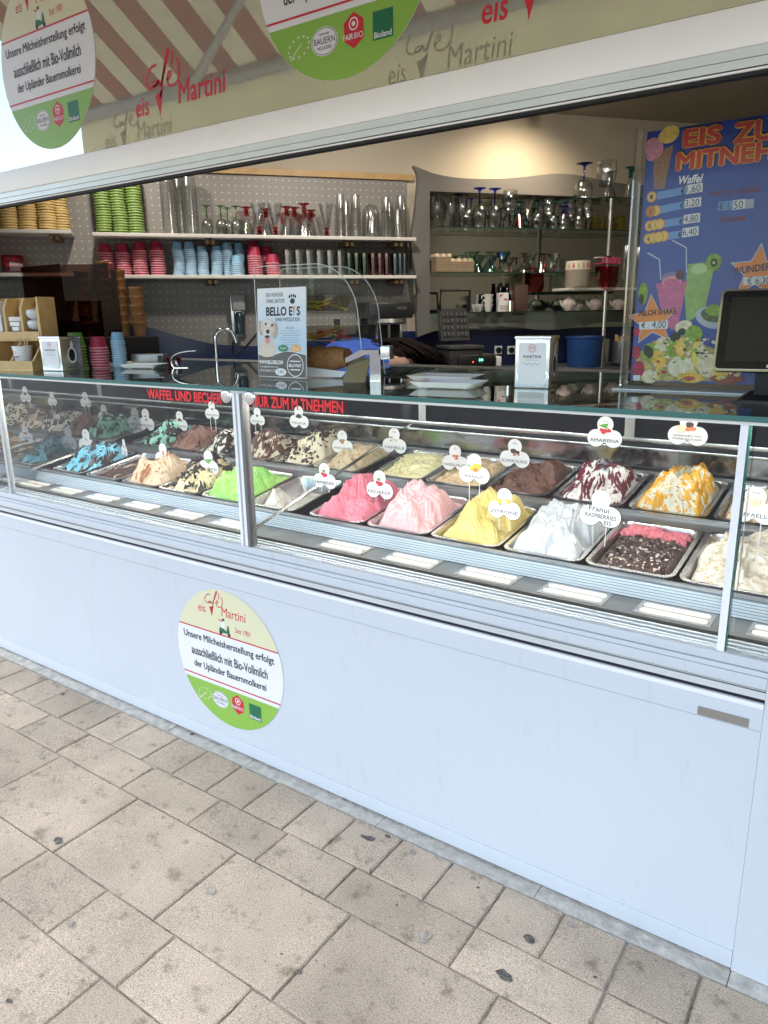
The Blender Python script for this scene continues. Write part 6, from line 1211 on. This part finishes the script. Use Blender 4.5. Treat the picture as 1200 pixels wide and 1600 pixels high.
sink = thing('back_worktop', 'dark work surface along the back wall', 'worktop', wp(0, 0, 0), (0, 0, WROT)); sink.location.z = 0
box('top', mat('worktop', (.10, .10, .105), .35), sink, .56, 3.4, -.52, -.03, 1.16, 1.19); box('front', mat('cupboard', (.12, .125, .14), .4), sink, .56, 3.4, -.50, -.03, .02, 1.159)
WT = 1.1905
def wz(px, py, d): v = aw(px, py, d); v.z = WT; return v
jm = thing('blender_machine', 'black coffee machine on the back worktop', 'machine', wz(600, 560, .30), (0, 0, WROT))
box('body', M_BLACK, jm, -.10, .10, -.02, .14, 0, .30, bevel=.01); box('head', mat('black_plastic', (.018, .018, .02), .3), jm, -.125, .125, -.15, .145, .30, .385, bevel=.012); box('head_badge', M_STEEL, jm, .03, .085, -.153, -.1505, .345, .362); MB().lathe([(.10, 0), (.105, .01), (.10, .03)], 20).build('brew_group', M_STEELD, jm, smooth=True, loc=(0, -.07, .268))
for x in (-.07, .0, .07): MB().tube([(x, -.10, .02), (x, -.10, .27)], .008, 8).build('rod', M_CHROME, jm, smooth=True)
MB().lathe([(0, 0), (.04, 0), (.043, .10), (.040, .10), (.037, .004), (0, .004)], 18).build('steel_mug', M_STEEL, jm, smooth=True, loc=(.09, -.12, .0))
wi = thing('waffle_iron', 'open black waffle iron in front of the mirror', 'waffle iron', wz(716, 560, .34), (0, 0, WROT))
box('base', mat('iron_body', (.035, .034, .033), .4), wi, -.10, .10, -.12, .10, .04, .12, bevel=.01); box('lower_plate', M_DGREY, wi, -.105, .105, -.13, .09, .125, .145, bevel=.006)
lid = link('lid', MB().box(-.088, .088, -.02, .012, 0, .185).mesh('lid', mat('iron_plate', (.045, .044, .042), .35)), wi, (0, .06, .165), (R(-12), 0, 0))
for sx in (-.042, .042):
    for i in range(3):
        for j in range(4): MB().prism([(-.010, -.014), (.010, -.014), (.007, .0), (-.007, 0)], -.010, .010, 'x') if False else box('grid_knob', M_DGREY, lid, sx + (i - 1) * .024 - .008, sx + (i - 1) * .024 + .008, -.030, -.0205, .022 + j * .038, .022 + j * .038 + .024, bevel=.003)
MB().tube([(-.085, .08, .34), (-.09, .05, .45), (.09, .05, .45), (.085, .08, .34)], .009, 8).build('handle', M_BLACK, wi, smooth=True)
tm = thing('digital_scale', 'black digital scale with glowing green numbers', 'scale', wz(742, 588, .42), (0, 0, WROT + R(4))); tm.location.z = 1.215
box('body', M_BLACK, tm, -.13, .11, -.05, .10, 0, .062, bevel=.012); box('pan', M_STEELD, tm, -.12, .10, -.04, .09, .0625, .070); fp = link('readout', None, tm, (-.02, -.0512, .034), UPRIGHT); fit_text(fp, '25', .028, .012, .03, .006, 0, emit('led_green', (.15, 1.0, .55), 2.5)); fit_text(fp, '000', .030, .007, .03, -.010, 0, mat('led_dim', (.10, .3, .22), .4)); flat(fp, 'red_light', ell(-.02, -.004, .004, n=10), 0, emit('led_red', (1, .1, .05), 1.5)); box('plug_box', M_PWHT, tm, .115, .15, -.04, .03, .0, .055, bevel=.005)
for i, px in enumerate((778, 798)):
    so = thing('wall_socket', f'white wall socket with black plug, {("left", "right")[i]} of two', 'socket', aw(px, 547, .026), (0, 0, WROT), 'wall sockets'); box('plate', M_PWHT, so, -.026, .026, -.008, 0, -.026, .026, bevel=.003); MB().lathe([(0, 0), (.018, 0), (.018, .01), (0, .01)], 16).build('plug', M_BLACK, so, loc=(0, -.0085, 0), rot=UPRIGHT, smooth=True)
M_BUCK = mat('blue_bucket', (.015, .06, .20), .35)
bk = thing('blue_bucket', 'dark blue plastic bucket on the worktop', 'bucket', wz(910, 600, .40), (0, 0, WROT)); bk.location.z = 1.19
MB().lathe([(0, 0), (.092, 0), (.094, .006), (.108, .168), (.116, .170), (.116, .180), (.104, .180), (.09, .008), (0, .008)], 28).build('body', M_BUCK, bk, smooth=True)
pan_ = thing('steel_splashback', 'brushed steel panel on the wall behind the bucket', 'panel', aw(912, 555, .06), (0, 0, WROT)); box('sheet', M_STEEL, pan_, -.12, .18, -.01, 0, -.10, .10)
cn = thing('steel_canister', 'steel canister of wafer rolls next to the menu board', 'canister', wz(968, 600, .48), (0, 0, 0)); cn.location.z = 1.21
MB().lathe([(0, 0), (.050, 0), (.052, .004), (.052, .13), (.049, .13), (.048, .006), (0, .006)], 24).build('body', M_STEELD, cn, smooth=True)
for i in range(9): a_ = i * .7; MB().tube([(.03 * math.cos(a_), .03 * math.sin(a_), .02), (.036 * math.cos(a_), .036 * math.sin(a_), .150 + .008 * (i % 3))], .009, 8).build('wafer_roll', M_NUT, cn, smooth=True)
wb = thing('water_bottle', 'small clear bottle with green cap behind the canister', 'bottle', wz(972, 590, .36), (0, 0, 0)); wb.location.z = 1.24; MB().lathe([(0, 0), (.035, 0), (.037, .01), (.037, .10), (.030, .14), (.012, .17), (.012, .185)], 18).build('body', GPL, wb, smooth=True); MB().lathe([(.015, .18), (.015, .205), (0, .205)], 14).build('cap', M_PDGR, wb, smooth=True)
by = thing('syrup_bottle', 'yellow bottle with red label behind the clear case', 'bottle', wz(528, 560, .34), (0, 0, WROT)); MB().lathe([(0, 0), (.034, 0), (.036, .01), (.036, .20), (.026, .235), (.016, .25), (.016, .285), (0, .285)], 18).build('body', cg('syrup', (.62, .52, .06), (.30, .24, .02)), by, smooth=True); MB().lathe([(.0365, .12), (.0365, .185)], 18).build('label_band', M_PRED, by, smooth=True); MB().lathe([(.018, .27), (.018, .30), (0, .30)], 12).build('cap', M_BLACK, by, smooth=True)
tb_ = thing('tool_box', 'long dark steel box on the worktop under the pegboard', 'box', az(232, 571.5, CT), (0, 0, WROT - .3)); tb_.scale = (.62, .62, .62); box('body', M_STEELD, tb_, -.10, .13, -.06, .06, 0, .085, bevel=.004); box('end_panel', M_DGREY, tb_, .09, .128, -.0625, -.0605, .012, .075); MB().lathe([(0, 0), (.04, 0), (.05, .03), (.05, .06), (0, .07)], 16).build('red_lid', mat('dark_red', (.12, .01, .02), .4), tb_, smooth=True, loc=(.19, 0, 0))
cb = MB().tube(smooth_path([tuple(aw(*p, .03)) for p in ((364, 535), (366, 552), (380, 545), (395, 528), (402, 520))], 5), .0035, 6).build('power_cable', M_BLACK, None, smooth=True); tag(cb, 'thin black cable running along the wall by the soap dispenser', 'cable')
# ---- lit ceiling spotlight washing the wall
sp = thing('unseen_spotlight', 'small lit spotlight under the ceiling washing the back wall', 'spotlight', wp(2.10, 2.545, .42), (0, 0, WROT))
MB().lathe([(.03, .0), (.032, .06), (.02, .075), (0, .075)], 18).build('housing', M_WHITE2, sp, smooth=True, loc=(0, 0, -.075)); MB().lathe([(0, 0), (.027, 0)], 18).build('bulb', emit('warm_bulb', (1.0, .80, .52), 30), sp, loc=(0, 0, -.074))
ld = bpy.data.lights.new('spot', 'SPOT'); ld.energy = 15; ld.color = (1.0, .83, .60); ld.spot_size = R(125); ld.spot_blend = .9; ld.shadow_soft_size = .05
lo = bpy.data.objects.new('spot_beam', ld); COL.objects.link(lo); lo.parent = sp; lo.location = (0, .0, -.085); lo.rotation_euler = (R(38), 0, 0)
for i, (lx_, ly_, tx_, ty_, en) in enumerate(((-3.0, 2.25, -3.3, 2.9, 17), (-2.0, 2.7, -2.5, 3.7, 29), (-.75, 2.6, -1.0, 4.2, 26))):  # unseen spots added over the counter to brighten the room
    s2 = thing('unseen_spotlight', f'unseen added ceiling spotlight above the counter, {ORD[i]} from the left', 'spotlight', (lx_, ly_, ZC - .002), (0, 0, 0), 'added ceiling spotlights')
    MB().lathe([(.03, .0), (.032, .06), (.02, .075), (0, .075)], 18).build('housing', M_WHITE2, s2, smooth=True, loc=(0, 0, -.075)); MB().lathe([(0, 0), (.027, 0)], 18).build('bulb', MATS['warm_bulb'], s2, loc=(0, 0, -.074))
    l2 = bpy.data.lights.new('spot', 'SPOT'); l2.energy = en; l2.color = (1.0, .92, .82); l2.spot_size = R(130); l2.spot_blend = 1.0; l2.shadow_soft_size = .05
    q2 = bpy.data.objects.new('spot_beam', l2); COL.objects.link(q2); q2.parent = s2; q2.location = (0, 0, -.085); q2.rotation_euler = (Vector((lx_, ly_, 2.58)) - Vector((tx_, ty_, 1.4))).to_track_quat('Z', 'Y').to_euler()
# ================================================================== person bending down behind the counter
def person():
    base = az(575, 590, 1.30); P0 = Vector((-2.36, 3.08, 0)); ex = Vector((1.0, .12, 0)).normalized(); ey = Vector((-ex.y, ex.x, 0))
    pe = thing('person', 'person in a blue shirt with dark hair bending down behind the counter', 'person', P0, (0, 0, math.atan2(ex.y, ex.x)))
    # skeleton in local axes: +x the way the person leans, z up
    J = {'pelvis': ((-.30, 0, .98), .150), 'waist': ((-.16, 0, 1.16), .190), 'chest': ((.02, 0, 1.235), .205), 'upper': ((.16, 0, 1.225), .180), 'neck': ((.25, 0, 1.27), .080), 'head': ((.30, 0, 1.295), .078), 'crown': ((.37, 0, 1.255), .070),
         'shL': ((.14, .175, 1.19), .080), 'elL': ((.18, .24, 1.00), .045), 'wrL': ((.33, .16, .86), .033), 'haL': ((.39, .13, .83), .030), 'shR': ((.14, -.175, 1.19), .080), 'elR': ((.18, -.24, 1.00), .045), 'wrR': ((.33, -.16, .86), .033), 'haR': ((.39, -.13, .83), .030),
         'hiL': ((-.30, .10, .92), .105), 'knL': ((-.22, .11, .50), .062), 'anL': ((-.28, .11, .09), .042), 'toL': ((-.14, .12, .045), .040), 'hiR': ((-.30, -.10, .92), .105), 'knR': ((-.22, -.11, .50), .062), 'anR': ((-.28, -.11, .09), .042), 'toR': ((-.14, -.12, .045), .040)}
    E_ = [('pelvis', 'waist'), ('waist', 'chest'), ('chest', 'upper'), ('upper', 'neck'), ('neck', 'head'), ('head', 'crown'), ('upper', 'shL'), ('shL', 'elL'), ('elL', 'wrL'), ('wrL', 'haL'), ('upper', 'shR'), ('shR', 'elR'), ('elR', 'wrR'), ('wrR', 'haR'), ('pelvis', 'hiL'), ('hiL', 'knL'), ('knL', 'anL'), ('anL', 'toL'), ('pelvis', 'hiR'), ('hiR', 'knR'), ('knR', 'anR'), ('anR', 'toR')]
    ks = list(J); ix = {k_: i for i, k_ in enumerate(ks)}; co = [J[k_][0] for k_ in ks]; ra = [J[k_][1] for k_ in ks]; ed = [(ix[a_], ix[b_]) for a_, b_ in E_]
    for side in (1, -1):          # five fingers from each palm
        h0 = ix['haL' if side > 0 else 'haR']; hp = Vector(co[h0])
        for f in range(5):
            o = len(co); y = (f - 2) * .016
            if f == 0: a1, a2 = hp + Vector((.0, -side * .035, -.02)), hp + Vector((.025, -side * .05, -.045))
            else: a1, a2 = hp + Vector((.045, side * (y), -.02)), hp + Vector((.075 - abs(f - 2.5) * .006, side * y * 1.1, -.045))
            co += [tuple(a1), tuple(a2)]; ra += [.0095, .008]; ed += [(h0, o), (o, o + 1)]
    me = bpy.data.meshes.new('body'); me.from_pydata(co, ed, []); o = link('body', me, pe)
    sk_ = o.modifiers.new('skin', 'SKIN'); sv = me.skin_vertices[0].data
    for i, r_ in enumerate(ra): sv[i].radius = (r_, r_)
    sv[ix['pelvis']].use_root = True
    sk_.use_smooth_shade = True; su = o.modifiers.new('sub', 'SUBSURF'); su.levels = 2; su.render_levels = 2
    m, t, b = _new('clothes_and_skin'); tc = t.nodes.new('ShaderNodeTexCoord'); se = t.nodes.new('ShaderNodeSeparateXYZ'); t.links.new(tc.outputs['Object'], se.inputs[0])
    lt = t.nodes.new('ShaderNodeMath'); lt.operation = 'LESS_THAN'; lt.inputs[1].default_value = 1.0; t.links.new(se.outputs['Z'], lt.inputs[0])
    gt = t.nodes.new('ShaderNodeMath'); gt.operation = 'GREATER_THAN'; gt.inputs[1].default_value = .265; t.links.new(se.outputs['X'], gt.inputs[0])
    m1 = t.nodes.new('ShaderNodeMix'); m1.data_type = 'RGBA'; m1.inputs[6].default_value = (.022, .075, .38, 1); m1.inputs[7].default_value = (.02, .022, .03, 1); t.links.new(lt.outputs[0], m1.inputs[0])
    m2 = t.nodes.new('ShaderNodeMix'); m2.data_type = 'RGBA'; m2.inputs[7].default_value = (.48, .28, .20, 1); t.links.new(m1.outputs[2], m2.inputs[6]); t.links.new(gt.outputs[0], m2.inputs[0]); t.links.new(m2.outputs[2], b.inputs['Base Color']); b.inputs['Roughness'].default_value = .75
    n_ = t.nodes.new('ShaderNodeTexNoise'); n_.inputs['Scale'].default_value = 9; bp = t.nodes.new('ShaderNodeBump'); bp.inputs['Strength'].default_value = .8; bp.inputs['Distance'].default_value = .03; t.links.new(tc.outputs['Object'], n_.inputs['Vector']); t.links.new(n_.outputs['Fac'], bp.inputs['Height']); t.links.new(bp.outputs['Normal'], b.inputs['Normal'])
    me.materials.append(m)
    hb = MB(); r = random.Random(4)
    for i in range(320):
        a_ = r.uniform(-.55, 1.6); s0 = Vector((.20 + r.uniform(-.06, .05), .075 * math.sin(a_), 1.312 + .075 * math.cos(a_))); ln = r.uniform(.75, 1.1)
        pth = [s0, s0 + Vector((.08, .012 * math.sin(a_), .008)), s0 + Vector((.16, .02 * math.sin(a_), -.025 * ln)), s0 + Vector((.215, .03 * math.sin(a_) + r.uniform(-.02, .02), -.05 * ln)), s0 + Vector((.25 + r.uniform(-.03, .03), r.uniform(-.03, .05), -.09 * ln))]
        hb.tube(pth, [.003, .0045, .0045, .004, .0015], 4)
    hb.ball((.30, .01, 1.312), (.085, .078, .068), 14, 9); tag(hb.build('hair', mat('dark_hair', (.010, .006, .005), .8, spec=.08, var=.4, scale=80), pe, smooth=True), kind='stuff')
    return pe
person()
